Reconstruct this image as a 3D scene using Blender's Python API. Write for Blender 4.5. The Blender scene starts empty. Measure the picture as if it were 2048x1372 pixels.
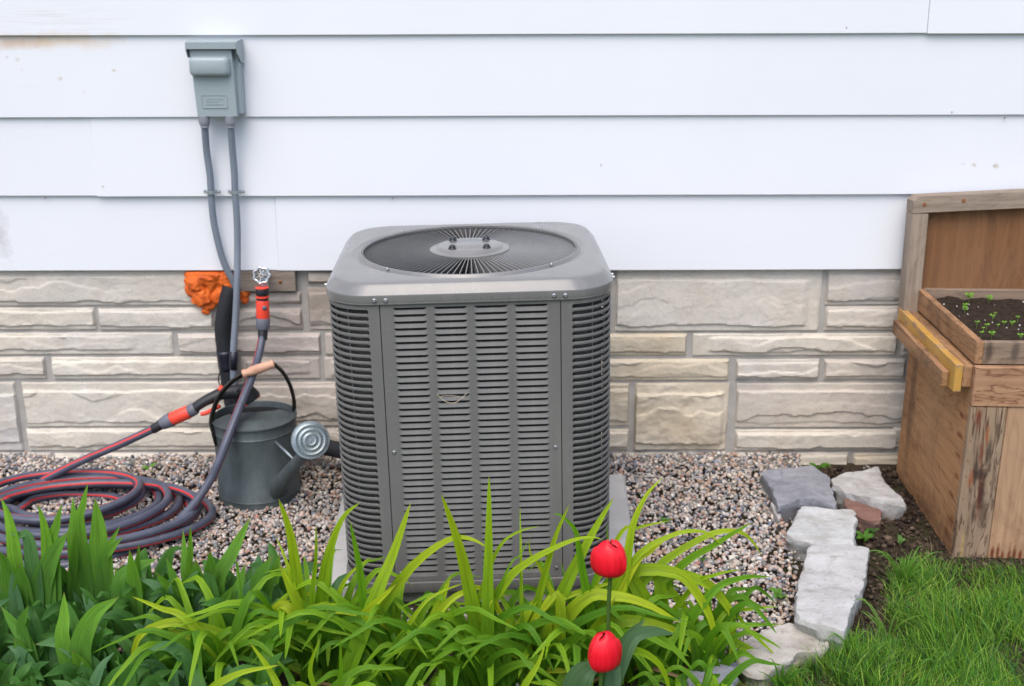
import bpy, math, random
import numpy as np
from mathutils import Vector, Matrix, noise
random.seed(7); np.random.seed(7)
PI = math.pi
scene = bpy.context.scene
COL = scene.collection

# ---------------------------------------------------------------- camera
CAMY, CAMZ, PITCH, ROLL, FPX = -3.70, 1.62, 17.7, -0.17, 2300.0
cam_d = bpy.data.cameras.new('camera')
cam = bpy.data.objects.new('camera', cam_d); COL.objects.link(cam)
CAM_R = Matrix.Rotation(math.radians(90 - PITCH), 4, 'X') @ Matrix.Rotation(math.radians(ROLL), 4, 'Z')
cam.matrix_world = Matrix.Translation((0, CAMY, CAMZ)) @ CAM_R
cam_d.sensor_width = 36.0
cam_d.lens = FPX / 2048 * 36.0
cam_d.clip_start = 0.05; cam_d.clip_end = 300
cam_d.dof.use_dof = True
cam_d.dof.focus_distance = 2.72
cam_d.dof.aperture_fstop = 4.0
scene.camera = cam

# ---------------------------------------------------------------- light
SUN_EL, SUN_AZ = 60.0, 195.0      # azimuth of the sun, clockwise from +y
world = bpy.data.worlds.new('World'); scene.world = world
world.use_nodes = True
wn = world.node_tree.nodes; wl = world.node_tree.links
bg = wn['Background']
sky = wn.new('ShaderNodeTexSky'); sky.sky_type = 'NISHITA'; sky.sun_disc = False
sky.sun_elevation = math.radians(SUN_EL); sky.sun_rotation = math.radians(SUN_AZ)
sky.air_density = 1.0; sky.dust_density = 3.2; sky.ozone_density = 1.0
wl.new(sky.outputs[0], bg.inputs[0]); bg.inputs[1].default_value = 0.13
sun_d = bpy.data.lights.new('sun', 'SUN'); sun_d.energy = 0.85; sun_d.angle = math.radians(50)
sun_d.color = (1.0, 0.95, 0.88)
sun = bpy.data.objects.new('sun', sun_d); COL.objects.link(sun)
az, el = math.radians(SUN_AZ), math.radians(SUN_EL)
sdir = Vector((math.sin(az) * math.cos(el), math.cos(az) * math.cos(el), math.sin(el)))
sun.rotation_euler = sdir.to_track_quat('Z', 'Y').to_euler()
sun.location = (-2, -5, 6)
scene.view_settings.view_transform = 'Standard'
scene.view_settings.look = 'None'
scene.view_settings.exposure = 1.03
scene.view_settings.gamma = 1.0
scene.view_settings.use_curve_mapping = False

# ---------------------------------------------------------------- helpers
R3 = CAM_R.to_3x3()
def at(px, py, R=None, z=None):
    """world point where the ray of a photo pixel meets distance R from the camera (R) or height z"""
    d = R3 @ Vector(((px - 1024) / FPX, -(py - 686) / FPX, -1.0))
    t = R / d.y if R is not None else (z - CAMZ) / d.z
    return Vector((0, CAMY, CAMZ)) + d * t

def tag(o, label=None, cat=None, group=None, kind=None):
    if label: o['label'] = label
    if cat: o['category'] = cat
    if group: o['group'] = group
    if kind: o['kind'] = kind
    return o
def empty(name, loc=(0, 0, 0), rot=(0, 0, 0)):
    o = bpy.data.objects.new(name, None); COL.objects.link(o)
    o.location = loc; o.rotation_euler = rot; o.empty_display_size = 0.1
    return o
def mesh_obj(name, me, mat=None, parent=None, loc=None):
    o = bpy.data.objects.new(name, me); COL.objects.link(o)
    if mat is not None and len(me.materials) == 0: me.materials.append(mat)
    if parent is not None: o.parent = parent
    if loc is not None: o.location = loc
    return o

class MB:
    def __init__(s): s.v = []; s.f = []; s.uv = None
    def add(s, v, f):
        n = len(s.v); s.v += [tuple(p) for p in v]; s.f += [tuple(i + n for i in q) for q in f]
        return s
    def box(s, a, b, M=None, bev=0.0):
        x0, y0, z0 = a; x1, y1, z1 = b
        if bev <= 0:
            v = [(x0,y0,z0),(x1,y0,z0),(x1,y1,z0),(x0,y1,z0),(x0,y0,z1),(x1,y0,z1),(x1,y1,z1),(x0,y1,z1)]
            f = [(0,3,2,1),(4,5,6,7),(0,1,5,4),(1,2,6,5),(2,3,7,6),(3,0,4,7)]
        else:
            v = []; f = []
            c = [(x0,y0,z0),(x1,y0,z0),(x1,y1,z0),(x0,y1,z0),(x0,y0,z1),(x1,y0,z1),(x1,y1,z1),(x0,y1,z1)]
            mid = ((x0+x1)/2,(y0+y1)/2,(z0+z1)/2)
            idx = {}
            for ci, p in enumerate(c):
                sg = [1 if p[k] < mid[k] else -1 for k in range(3)]
                for ax in range(3):
                    q = [p[k] + (bev * sg[k] if k != ax else 0) for k in range(3)]
                    idx[(ci, ax)] = len(v); v.append(tuple(q))
            fs = [((0,3,2,1),2),((4,5,6,7),2),((0,1,5,4),1),((2,3,7,6),1),((1,2,6,5),0),((3,0,4,7),0)]
            for q, ax in fs: f.append(tuple(idx[(i, ax)] for i in q))
            edges = [(0,1,1,2),(1,2,0,2),(2,3,1,2),(3,0,0,2),(4,5,1,2),(5,6,0,2),(6,7,1,2),(7,4,0,2),(0,4,0,1),(1,5,0,1),(2,6,0,1),(3,7,0,1)]
            for a_, b_, m, n in edges: f.append((idx[(a_,m)], idx[(b_,m)], idx[(b_,n)], idx[(a_,n)]))
            for ci in range(8): f.append((idx[(ci,0)], idx[(ci,1)], idx[(ci,2)]))
        if M is not None: v = [tuple(M @ Vector(p)) for p in v]
        return s.add(v, f)
    def tube(s, pts, r, n=12, cap=True, flat=1.0, up=None):
        pts = [Vector(p) for p in pts]; m = len(pts)
        T = [(pts[min(i+1,m-1)] - pts[max(i-1,0)]).normalized() for i in range(m)]
        ref = Vector(up) if up is not None else (Vector((0,0,1)) if abs(T[0].z) < .9 else Vector((1,0,0)))
        N = (ref - T[0] * ref.dot(T[0])).normalized()
        v = []; f = []; uv = []
        for i in range(m):
            if i: N = (N - T[i] * N.dot(T[i])).normalized()
            B = T[i].cross(N)
            rr = r[i] if isinstance(r, (list, tuple)) else r
            for k in range(n):
                a = 2*PI*k/n
                v.append(pts[i] + N * (math.cos(a)*rr*flat) + B * (math.sin(a)*rr))
        for i in range(m-1):
            for k in range(n):
                f.append((i*n+k, i*n+(k+1)%n, (i+1)*n+(k+1)%n, (i+1)*n+k))
        if cap: f.append(tuple(range(n-1,-1,-1))); f.append(tuple((m-1)*n+k for k in range(n)))
        return s.add(v, f)
    def lathe(s, prof, n=32, M=None, arc=None):
        v = []; f = []; m = len(prof)
        for (r, z) in prof:
            for k in range(n): a = 2*PI*k/n; v.append((r*math.cos(a), r*math.sin(a), z))
        for i in range(m-1):
            for k in range(n): f.append((i*n+k, i*n+(k+1)%n, (i+1)*n+(k+1)%n, (i+1)*n+k))
        if M is not None: v = [tuple(M @ Vector(p)) for p in v]
        return s.add(v, f)
    def loft(s, loops, closed=True, cap0=False, cap1=False):
        n = len(loops[0]); v = [p for l in loops for p in l]; f = []
        for i in range(len(loops)-1):
            for k in range(n if closed else n-1):
                f.append((i*n+k, i*n+(k+1)%n, (i+1)*n+(k+1)%n, (i+1)*n+k))
        if cap0: f.append(tuple(range(n-1,-1,-1)))
        if cap1: f.append(tuple((len(loops)-1)*n+k for k in range(n)))
        return s.add(v, f)
    def mesh(s, name, smooth=False, mat=None):
        me = bpy.data.meshes.new(name)
        me.from_pydata([tuple(p) for p in s.v], [], s.f); me.update()
        import bmesh
        bm = bmesh.new(); bm.from_mesh(me); bmesh.ops.recalc_face_normals(bm, faces=bm.faces); bm.to_mesh(me); bm.free()
        if smooth:
            me.shade_smooth()
            if smooth is not True: me.set_sharp_from_angle(angle=math.radians(smooth))
        if mat is not None: me.materials.append(mat)
        return me
    def build(s, name, mat, parent=None, smooth=False):
        return mesh_obj(name, s.mesh(name, smooth, mat), None, parent)

def copy_obj(o, parent, loc=None, rot=None):
    c = o.copy(); COL.objects.link(c); c.parent = parent
    if loc is not None: c.location = loc
    if rot is not None: c.rotation_euler = rot
    return c
def catmull(P, per=8):
    P = [Vector(p) for p in P]; Q = [P[0]*2-P[1]] + P + [P[-1]*2-P[-2]]; out = []
    for i in range(1, len(Q)-2):
        a, b, c, d = Q[i-1], Q[i], Q[i+1], Q[i+2]
        for k in range(per):
            t = k/per
            out.append(.5*((2*b)+(c-a)*t+(2*a-5*b+4*c-d)*t*t+(3*b-a-3*c+d)*t**3))
    out.append(P[-1]); return out
def sstep(a, b, x):
    t = max(0, min(1, (x-a)/(b-a))) if b != a else float(x > a)
    return t*t*(3-2*t)
def rsq(h, r, n=10, z=0.0, hy=None):
    """rounded rectangle loop, starts at the middle of the +x side"""
    hy = hy if hy is not None else h
    L = []
    for q, (sx, sy) in enumerate(((1,1),(-1,1),(-1,-1),(1,-1))):
        cx, cy = sx*(h-r), sy*(hy-r)
        for k in range(n+1):
            a = PI/2*q + PI/2*k/n
            L.append(Vector((cx + r*math.cos(a), cy + r*math.sin(a), z)))
    return L

# ---------------------------------------------------------------- materials
class NT:
    def __init__(s, name):
        s.m = bpy.data.materials.new(name); s.m.use_nodes = True
        s.t = s.m.node_tree; s.n = s.t.nodes; s.b = s.n['Principled BSDF']; s.out = s.n['Material Output']
        s.tc = s.n.new('ShaderNodeTexCoord')
    def link(s, a, b): s.t.links.new(a, b)
    def mapping(s, scale=(1,1,1), src='Object', rot=(0,0,0), loc=(0,0,0)):
        m = s.n.new('ShaderNodeMapping'); m.inputs['Scale'].default_value = scale
        m.inputs['Rotation'].default_value = rot; m.inputs['Location'].default_value = loc
        s.link(s.tc.outputs[src], m.inputs[0]); return m.outputs[0]
    def noise(s, scale=5, detail=4, rough=.55, vec=None, dist=0.0):
        n = s.n.new('ShaderNodeTexNoise'); n.inputs['Scale'].default_value = scale
        n.inputs['Detail'].default_value = detail; n.inputs['Roughness'].default_value = rough
        n.inputs['Distortion'].default_value = dist
        s.link(vec if vec is not None else s.tc.outputs['Object'], n.inputs['Vector']); return n.outputs['Fac']
    def ramp(s, fac, stops):
        r = s.n.new('ShaderNodeValToRGB'); e = r.color_ramp.elements
        while len(e) < len(stops): e.new(0.5)
        for i, (p, c) in enumerate(stops):
            e[i].position = p; e[i].color = (c[0], c[1], c[2], 1) if hasattr(c, '__len__') else (c, c, c, 1)
        s.link(fac, r.inputs[0]); return r.outputs[0]
    def mix(s, fac, a, b, mode='MIX'):
        m = s.n.new('ShaderNodeMix'); m.data_type = 'RGBA'; m.blend_type = mode
        for sock, val in ((m.inputs[0], fac), (m.inputs[6], a), (m.inputs[7], b)):
            if isinstance(val, bpy.types.NodeSocket): s.link(val, sock)
            elif hasattr(val, '__len__'): sock.default_value = (val[0], val[1], val[2], 1)
            else: sock.default_value = val if sock.type == 'VALUE' else (val, val, val, 1)
        return m.outputs[2]
    def math(s, op, a, b=0.0, clamp=False):
        m = s.n.new('ShaderNodeMath'); m.operation = op; m.use_clamp = clamp
        for sock, val in ((m.inputs[0], a), (m.inputs[1], b)):
            if isinstance(val, bpy.types.NodeSocket): s.link(val, sock)
            else: sock.default_value = val
        return m.outputs[0]
    def bump(s, h, strength=.3, dist=.01, prev=None):
        b = s.n.new('ShaderNodeBump'); b.inputs['Strength'].default_value = strength
        b.inputs['Distance'].default_value = dist; s.link(h, b.inputs['Height'])
        if prev is not None: s.link(prev, b.inputs['Normal'])
        s.link(b.outputs[0], s.b.inputs['Normal']); return b.outputs[0]
    def col(s, c):
        if isinstance(c, bpy.types.NodeSocket): s.link(c, s.b.inputs['Base Color'])
        else: s.b.inputs['Base Color'].default_value = (c[0], c[1], c[2], 1)
    def rough(s, r):
        if isinstance(r, bpy.types.NodeSocket): s.link(r, s.b.inputs['Roughness'])
        else: s.b.inputs['Roughness'].default_value = r
    def spec(s, v): s.b.inputs['Specular IOR Level'].default_value = v
    def metal(s, v): s.b.inputs['Metallic'].default_value = v
    def spot(s, centre, radii, soft=.6, nz=.35, nscale=30):
        """0..1 mask round a world point, edge broken by noise (for stains)"""
        g = s.n.new('ShaderNodeNewGeometry')
        m = s.n.new('ShaderNodeMapping'); m.vector_type = 'POINT'
        sc = [1/r for r in radii]
        m.inputs['Scale'].default_value = sc
        m.inputs['Location'].default_value = [-c*k for c, k in zip(centre, sc)]
        s.link(g.outputs['Position'], m.inputs[0])
        l = s.n.new('ShaderNodeVectorMath'); l.operation = 'LENGTH'; s.link(m.outputs[0], l.inputs[0])
        n = s.noise(nscale, 4, .6, g.outputs['Position'])
        d = s.math('ADD', l.outputs['Value'], s.math('MULTIPLY', s.math('SUBTRACT', n, .5), nz*4))
        mr = s.n.new('ShaderNodeMapRange'); mr.inputs['From Min'].default_value = 1.0
        mr.inputs['From Max'].default_value = 1.0 - soft; s.link(d, mr.inputs['Value'])
        return mr.outputs['Result']

def simple(name, c, rough=.5, metal=0, var=.12, scale=20, bump=0, bscale=60, spec=.5, bdist=.002):
    t = NT(name)
    n = t.noise(scale, 5, .6)
    lo = tuple(x*(1-var) for x in c); hi = tuple(min(1, x*(1+var)) for x in c)
    t.col(t.ramp(n, [(.25, lo), (.75, hi)])); t.metal(metal); t.spec(spec)
    t.rough(t.ramp(n, [(.2, max(0.02, rough-.08)), (.8, min(1, rough+.08))]))
    if bump: t.bump(t.noise(bscale, 5, .6), bump, bdist)
    return t.m

# siding: white painted, faint embossed grain, stains of its own
def m_siding():
    t = NT('white_siding')
    g = t.noise(1, 5, .6, t.mapping((3, 3, 160)))
    big = t.noise(1.3, 3, .5)
    c = t.ramp(big, [(.3, (.69, .715, .762)), (.7, (.725, .745, .785))])
    c = t.mix(t.math('MULTIPLY', t.ramp(t.noise(1, 6, .65, t.mapping((5, 5, 60))), [(.55, 0), (.8, 1)]), .10), c, (.62, .60, .60))
    # orange run under the upper left board, rubbed greyish patches
    A = at(110, 82, R=3.67); B = at(25, 86, R=3.67); D = at(95, 38, R=3.67); E = at(0, 480, R=3.67)
    c = t.mix(t.math('MULTIPLY', t.spot(A, (.24, .3, .032), .9, .35, 14), .55), c, (.62, .42, .20))
    c = t.mix(t.math('MULTIPLY', t.spot(B, (.13, .3, .028), .8, .4, 16), .45), c, (.50, .30, .16))
    streak = t.ramp(t.noise(1, 6, .7, t.mapping((6, 6, 220))), [(.48, 0), (.7, 1)])
    c = t.mix(t.math('MULTIPLY', t.math('MULTIPLY', t.spot(D, (.30, .3, .06), .9, .3, 9), streak), .6), c, (.46, .41, .36))
    c = t.mix(t.math('MULTIPLY', t.spot(E, (.035, .3, .10), .9, .5, 30), .5), c, (.36, .33, .33))
    for (px, py, r, k) in ((118,158,.012,.5),(225,141,.008,.6),(30,120,.010,.35),(10,115,.008,.4),(40,140,.008,.3),
                           (1994,333,.014,.8),(1950,331,.010,.6),(1930,328,.008,.4),(205,374,.006,.8),(165,185,.007,.3)):
        c = t.mix(t.math('MULTIPLY', t.spot(at(px, py, R=3.67), (r, .3, r*.75), .8, .5, 120), k), c, (.42, .36, .28))
    t.col(c); t.rough(.48); t.spec(.35)
    t.bump(g, .25, .0012)
    return t.m
M = {}
M['siding'] = m_siding()
M['siding_end'] = simple('siding_backing', (.35, .34, .31), .8)

def m_stone():
    t = NT('foundation_stone')
    oi = t.n.new('ShaderNodeObjectInfo')
    n1 = t.noise(3.2, 5, .6); n2 = t.noise(40, 6, .65); n3 = t.noise(9, 4, .6)
    c = t.mix(t.ramp(n1, [(.35, 0), (.7, 1)]), oi.outputs['Color'], (.61, .56, .475))
    c = t.mix(t.math('MULTIPLY', t.ramp(n3, [(.50, 0), (.72, 1)]), .40), c, (.47, .41, .345))
    c = t.mix(t.math('MULTIPLY', t.ramp(n2, [(.35, 0), (.7, 1)]), .18), c, (.34, .31, .28), 'MIX')
    # weathered brown zone by the tap
    c = t.mix(t.math('MULTIPLY', t.spot(at(640, 600, R=3.7), (.16, .5, .14), .9, .35, 12), .65), c, (.21, .165, .14))
    c = t.mix(t.math('MULTIPLY', t.spot(at(575, 720, R=3.7), (.24, .5, .22), .9, .3, 8), .45), c, (.36, .29, .27))
    c = t.mix(t.math('MULTIPLY', t.spot(at(1345, 850, R=3.7), (.20, .5, .12), .9, .35, 9), .45), c, (.47, .36, .22))
    t.col(c); t.rough(.86); t.spec(.25)
    c = t.mix(t.math('MULTIPLY', t.ramp(t.noise(170, 3, .6), [(.60, 0), (.68, 1)]), .35), c, (.20, .17, .14)); t.col(c)
    p = t.bump(t.noise(34, 7, .7), .55, .006)
    t.bump(t.noise(170, 5, .7), .6, .0016, p)
    return t.m
M['stone'] = m_stone()
M['mortar'] = simple('mortar', (.37, .355, .335), .92, var=.18, scale=14, bump=.5, bscale=120, spec=.2)

def m_ac(name, c, rough=.42):
    t = NT(name)
    n = t.noise(2.5, 4, .6); d = t.noise(300, 2, .5)
    cc = t.ramp(n, [(.3, tuple(x*.93 for x in c)), (.7, tuple(x*1.06 for x in c))])
    dust = t.ramp(t.noise(55, 6, .7), [(.60, 0), (.78, 1)])
    cc = t.mix(t.math('MULTIPLY', dust, .22), cc, (.40, .38, .35))
    run = t.ramp(t.noise(1, 5, .65, t.mapping((34, 34, 1.4))), [(.52, 0), (.72, 1)])
    cc = t.mix(t.math('MULTIPLY', run, .16), cc, (.30, .28, .25))
    sp = t.ramp(t.noise(210, 2, .5), [(.74, 0), (.78, 1)])
    cc = t.mix(t.math('MULTIPLY', sp, .5), cc, (.42, .39, .34))
    t.col(cc); t.spec(.5)
    t.rough(t.ramp(t.noise(6, 5, .6), [(.3, rough-.06), (.7, rough+.10)]))
    t.b.inputs['Coat Weight'].default_value = .0 if rough > .3 else .6; t.b.inputs['Coat Roughness'].default_value = .30
    t.bump(d, .06, .0006)
    return t.m
M['ac'] = m_ac('grey_paint', (.135, .134, .130), .46)
M['ac_top'] = m_ac('grey_paint_lit', (.155, .155, .153), .299)  # body paint again; the lit top's extra brightness is put into its colour
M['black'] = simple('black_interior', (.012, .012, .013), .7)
def m_coil():
    t = NT('coil_fins')
    w = t.n.new('ShaderNodeTexWave'); w.bands_direction = 'Z'; w.inputs['Scale'].default_value = 90
    w.inputs['Distortion'].default_value = 1.5; w.inputs['Detail'].default_value = 3
    t.link(t.tc.outputs['Object'], w.inputs[0])
    c = t.mix(w.outputs['Fac'], (.012, .012, .013), (.07, .068, .066))  # fin colour darkened to deepen the shade behind the slots
    c = t.mix(t.math('MULTIPLY', t.ramp(t.noise(30, 6, .7), [(.5, 0), (.75, 1)]), .4), c, (.11, .10, .085))
    t.col(c); t.rough(.6); t.bump(w.outputs['Fac'], .4, .002)
    return t.m
M['coil'] = m_coil()
M['screw'] = simple('zinc_screw', (.42, .42, .44), .42, 1.0, .1)
M['nut'] = simple('black_nut', (.012, .014, .02), .35)
def m_concrete():
    t = NT('pad_concrete'); n = t.noise(9, 6, .65)
    t.col(t.ramp(n, [(.3, (.36, .36, .36)), (.7, (.47, .465, .455))])); t.rough(.9); t.spec(.2)
    t.bump(t.noise(220, 5, .6), .4, .0015); return t.m
M['concrete'] = m_concrete()
M['box_grey'] = simple('grey_green_enamel', (.29, .345, .37), .42, 0, .05, 6, .05, 300)
M['pvc'] = simple('grey_pvc', (.17, .20, .245), .45, 0, .07, 12)
M['pvc_fit'] = simple('grey_fitting', (.24, .25, .29), .5, 0, .06, 12)
M['zinc'] = simple('zinc_strap', (.50, .56, .60), .35, .8, .1)
M['foam_black'] = simple('pipe_insulation', (.010, .012, .017), .75, 0, .3, 30, .25, 90)
M['tape'] = simple('black_tape', (.008, .010, .020), .4, 0, .2, 30)
def m_foam():
    t = NT('orange_foam'); n = t.noise(26, 6, .65)
    t.col(t.ramp(n, [(.25, (.36, .045, .004)), (.5, (.72, .13, .008)), (.75, (.82, .20, .02))])); t.rough(.6)
    t.bump(t.noise(70, 6, .65), .9, .008); return t.m
M['foam'] = m_foam()
def m_wood(name, base, dark, axis=0, gs=60, knots=.4, rough=.8, marks=None, streak=.5, grey=.35):
    """axis = grain direction in object space"""
    t = NT(name)
    sc = [gs]*3; sc[axis] = gs*.045
    sc2 = [9]*3; sc2[axis] = 1.3
    big = t.noise(1, 4, .6, t.mapping(tuple(sc2)), 1.2)
    w = t.n.new('ShaderNodeTexNoise'); w.inputs['Scale'].default_value = 1; w.inputs['Detail'].default_value = 6
    t.link(t.mapping(tuple(sc)), w.inputs['Vector']); fine = w.outputs['Fac']
    rings = t.math('FRACT', t.math('MULTIPLY', big, 9.0))
    rl = t.ramp(rings, [(0, 1), (.15, .1), (.8, 0), (1, 1)])
    c = t.mix(t.ramp(fine, [(.3, 0), (.75, 1)]), base, tuple(.5*(a+b) for a, b in zip(base, dark)))
    c = t.mix(t.math('MULTIPLY', rl, streak), c, dark)
    kn = t.ramp(t.noise(5, 3, .5, t.mapping((1.6, 1.6, 1.6))), [(.62, 0), (.74, 1)])
    c = t.mix(t.math('MULTIPLY', kn, knots), c, dark)
    c = t.mix(t.math('MULTIPLY', t.ramp(t.noise(3.1, 4, .6), [(.4, 0), (.8, 1)]), grey), c, (.26, .22, .19))
    if marks:
        for (cen, rad, colr, k) in marks:
            c = t.mix(t.math('MULTIPLY', t.spot(cen, rad, .7, .4, 25), k), c, colr)
    c = t.mix(t.math('MULTIPLY', t.ramp(t.noise(2.3, 6, .75, None, 1.5), [(.50, 0), (.66, 1)]), .45), c, tuple(x*.45+.01 for x in dark))
    t.col(c); t.rough(rough); t.spec(.25)
    p = t.bump(fine, .6, .0025); t.bump(rings, .12, .002, p)
    return t.m
M['wood_grey'] = m_wood('weathered_wood', (.30, .255, .215), (.10, .075, .06), 0, 70, .3)
M['galv'] = None
def m_galv():
    t = NT('galvanised_metal')
    n = t.noise(7, 6, .7, t.mapping((1, 1, .35))); v = t.noise(22, 5, .65)
    c = t.ramp(n, [(.28, (.05, .066, .072)), (.55, (.105, .13, .138)), (.8, (.19, .215, .225))])
    c = t.mix(t.math('MULTIPLY', t.ramp(v, [(.5, 0), (.7, 1)]), .35), c, (.10, .115, .12))
    t.col(c); t.metal(.55); t.rough(t.ramp(v, [(.3, .42), (.7, .62)])); t.bump(v, .1, .001); return t.m
M['galv'] = m_galv()
M['galv_light'] = simple('bright_zinc', (.22, .265, .29), .4, .6, .2, 30)
M['strap'] = simple('black_handle_metal', (.012, .011, .009), .35, .3, .2)
M['grip'] = m_wood('grip_wood', (.60, .36, .25), (.40, .20, .13), 0, 90, .1, .5, None, .25)
def m_hose():
    t = NT('hose_rubber')
    uv = t.n.new('ShaderNodeUVMap'); uv.uv_map = 'UVMap'
    s = t.n.new('ShaderNodeSeparateXYZ'); t.link(uv.outputs[0], s.inputs[0])
    f = t.math('FRACT', t.math('MULTIPLY', s.outputs[0], 2.0))
    a = t.math('ABSOLUTE', t.math('SUBTRACT', f, .5))
    m = t.ramp(a, [(0, 1), (.07, 1), (.09, 0)])
    c = t.mix(t.ramp(t.noise(20, 4, .6), [(.3, 0), (.7, 1)]), (.050, .058, .088), (.085, .094, .135))
    c = t.mix(m, c, (.52, .035, .030))
    dust = t.ramp(t.noise(60, 6, .7), [(.62, 0), (.72, 1)])
    c = t.mix(t.math('MULTIPLY', dust, .35), c, (.30, .28, .26))
    t.col(c); t.rough(.42); t.spec(.45); return t.m
M['hose'] = m_hose()
M['hose_grey'] = simple('connector_grey', (.12, .125, .16), .5)
M['hose_red'] = simple('connector_orange', (.80, .065, .035), .4, 0, .06)
M['rubber'] = simple('black_rubber', (.014, .016, .02), .5)
M['tap_metal'] = simple('tap_metal', (.50, .52, .54), .35, .9, .25, 40)
M['rust'] = simple('rusty_metal', (.24, .10, .04), .8, .2, .3, 60)
def m_attr(name, rough=.8, spec=.3, bump=0, bscale=100):
    t = NT(name); a = t.n.new('ShaderNodeVertexColor'); a.layer_name = 'Col'
    n = t.noise(bscale, 4, .6)
    t.col(t.mix(.25, a.outputs[0], t.mix(1.0, a.outputs[0], t.ramp(n, [(.2, .4), (.8, 1.6)]), 'MULTIPLY')))
    t.rough(rough); t.spec(spec)
    if bump: t.bump(n, bump, .002)
    return t.m
M['pebble'] = m_attr('pebble_stone', .85, .18, .2, 180)
def m_leaf(name, rough=.5, trans=.35, vein=170):
    t = NT(name); a = t.n.new('ShaderNodeVertexColor'); a.layer_name = 'Col'
    uv = t.n.new('ShaderNodeUVMap'); uv.uv_map = 'UVMap'
    mp = t.n.new('ShaderNodeMapping'); mp.inputs['Scale'].default_value = (14, 1.2, 1)
    t.link(uv.outputs[0], mp.inputs[0])
    v = t.noise(1, 3, .5, mp.outputs[0])
    c = t.mix(.55, a.outputs[0], t.mix(1.0, a.outputs[0], t.ramp(v, [(.25, .45), (.75, 1.5)]), 'MULTIPLY'))
    c = t.mix(t.math('MULTIPLY', t.ramp(t.noise(130, 4, .7), [(.66, 0), (.74, 1)]), .3), c, (.16, .10, .03))
    t.col(c); t.rough(rough); t.spec(.2)
    t.bump(v, .35, .002)
    tr = t.n.new('ShaderNodeBsdfTranslucent'); mx = t.n.new('ShaderNodeMixShader'); mx.inputs[0].default_value = trans
    cc = t.mix(1.0, c, (1.5, 1.5, .55), 'MULTIPLY'); t.link(cc, tr.inputs[0])
    t.link(t.b.outputs[0], mx.inputs[1]); t.link(tr.outputs[0], mx.inputs[2]); t.link(mx.outputs[0], t.out.inputs[0])
    return t.m
M['leaf'] = m_leaf('leaf_blade')
M['grass'] = m_leaf('grass_blade', .45, .35)
def m_petal():
    t = NT('red_petal'); uv = t.n.new('ShaderNodeUVMap'); uv.uv_map = 'UVMap'
    mp = t.n.new('ShaderNodeMapping'); mp.inputs['Scale'].default_value = (18, 1, 1); t.link(uv.outputs[0], mp.inputs[0])
    v = t.noise(1, 3, .5, mp.outputs[0])
    t.col(t.ramp(v, [(.3, (.60, .004, .014)), (.7, (.76, .012, .028))])); t.rough(.42); t.spec(.3)
    t.b.inputs['Subsurface Weight'].default_value = .15; t.b.inputs['Subsurface Radius'].default_value = (.01, .002, .002)
    t.bump(v, .15, .001); return t.m
M['petal'] = m_petal()
def m_rock(name, c1, c2, c3):
    t = NT(name); n = t.noise(9, 6, .65); s = t.noise(60, 5, .7)
    c = t.ramp(n, [(.3, c1), (.7, c2)])
    c = t.mix(t.math('MULTIPLY', t.ramp(s, [(.56, 0), (.68, 1)]), .5), c, c3)
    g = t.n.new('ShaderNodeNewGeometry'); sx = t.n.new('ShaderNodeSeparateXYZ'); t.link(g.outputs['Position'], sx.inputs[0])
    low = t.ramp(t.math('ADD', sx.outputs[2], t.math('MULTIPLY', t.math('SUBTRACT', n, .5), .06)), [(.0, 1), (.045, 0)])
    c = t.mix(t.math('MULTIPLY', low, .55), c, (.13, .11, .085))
    t.col(c); t.rough(.88); t.spec(.2)
    fine = t.noise(240, 5, .7); st = t.noise(1, 6, .65, t.mapping((10, 26, 60)))
    c = t.mix(t.math('MULTIPLY', t.ramp(st, [(.50, 0), (.62, 1)]), .35), c, c3)
    c = t.mix(t.math('MULTIPLY', t.ramp(fine, [(.60, 0), (.72, 1)]), .5), c, tuple(x*.6 for x in c3)); t.col(c)
    p = t.bump(n, .6, .012); p = t.bump(s, .8, .004, p); t.bump(fine, .6, .0015, p); return t.m
M['rock_grey'] = m_rock('blue_grey_rock', (.19, .20, .235), (.31, .32, .35), (.11, .11, .12))
M['rock_pale'] = m_rock('pale_limestone', (.37, .365, .36), (.52, .52, .52), (.21, .18, .15))
M['rock_warm'] = m_rock('warm_limestone', (.37, .34, .30), (.52, .49, .45), (.20, .165, .12))
M['rock_pale2'] = m_rock('cool_limestone', (.38, .39, .39), (.53, .545, .55), (.24, .21, .17))
M['rock_red'] = m_rock('red_brown_rock', (.17, .085, .07), (.25, .14, .115), (.28, .22, .17))
def m_soil(name, c1=(.016, .011, .008), c2=(.055, .038, .027)):
    t = NT(name); n = t.noise(60, 7, .7)
    c = t.ramp(n, [(.3, c1), (.7, c2)])
    c = t.mix(t.ramp(t.noise(140, 3, .5), [(.70, 0), (.74, 1)]), c, (.22, .18, .14))
    t.col(c); t.rough(.95); t.spec(.15); t.bump(n, .9, .012); return t.m
M['soil'] = m_soil('potting_soil')
def m_ground():
    t = NT('ground_soil'); n = t.noise(45, 7, .7)
    c = t.ramp(n, [(.3, (.022, .016, .012)), (.7, (.075, .054, .040))])
    c = t.mix(t.math('MULTIPLY', t.ramp(t.noise(7, 5, .7), [(.48, 0), (.62, 1)]), .45), c, (.045, .060, .014))
    g = t.n.new('ShaderNodeNewGeometry')
    l = t.n.new('ShaderNodeVectorMath'); l.operation = 'LENGTH'; t.link(g.outputs['Position'], l.inputs[0])
    far = t.ramp(t.math('MULTIPLY', l.outputs['Value'], .1), [(.35, 0), (.45, 1)])
    c = t.mix(far, c, t.ramp(t.noise(12, 6, .7), [(.3, (.035, .07, .012)), (.7, (.07, .12, .02))]))
    t.col(c); t.rough(.95); t.spec(.15); t.bump(n, .8, .015); return t.m
M['ground'] = m_ground()
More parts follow.
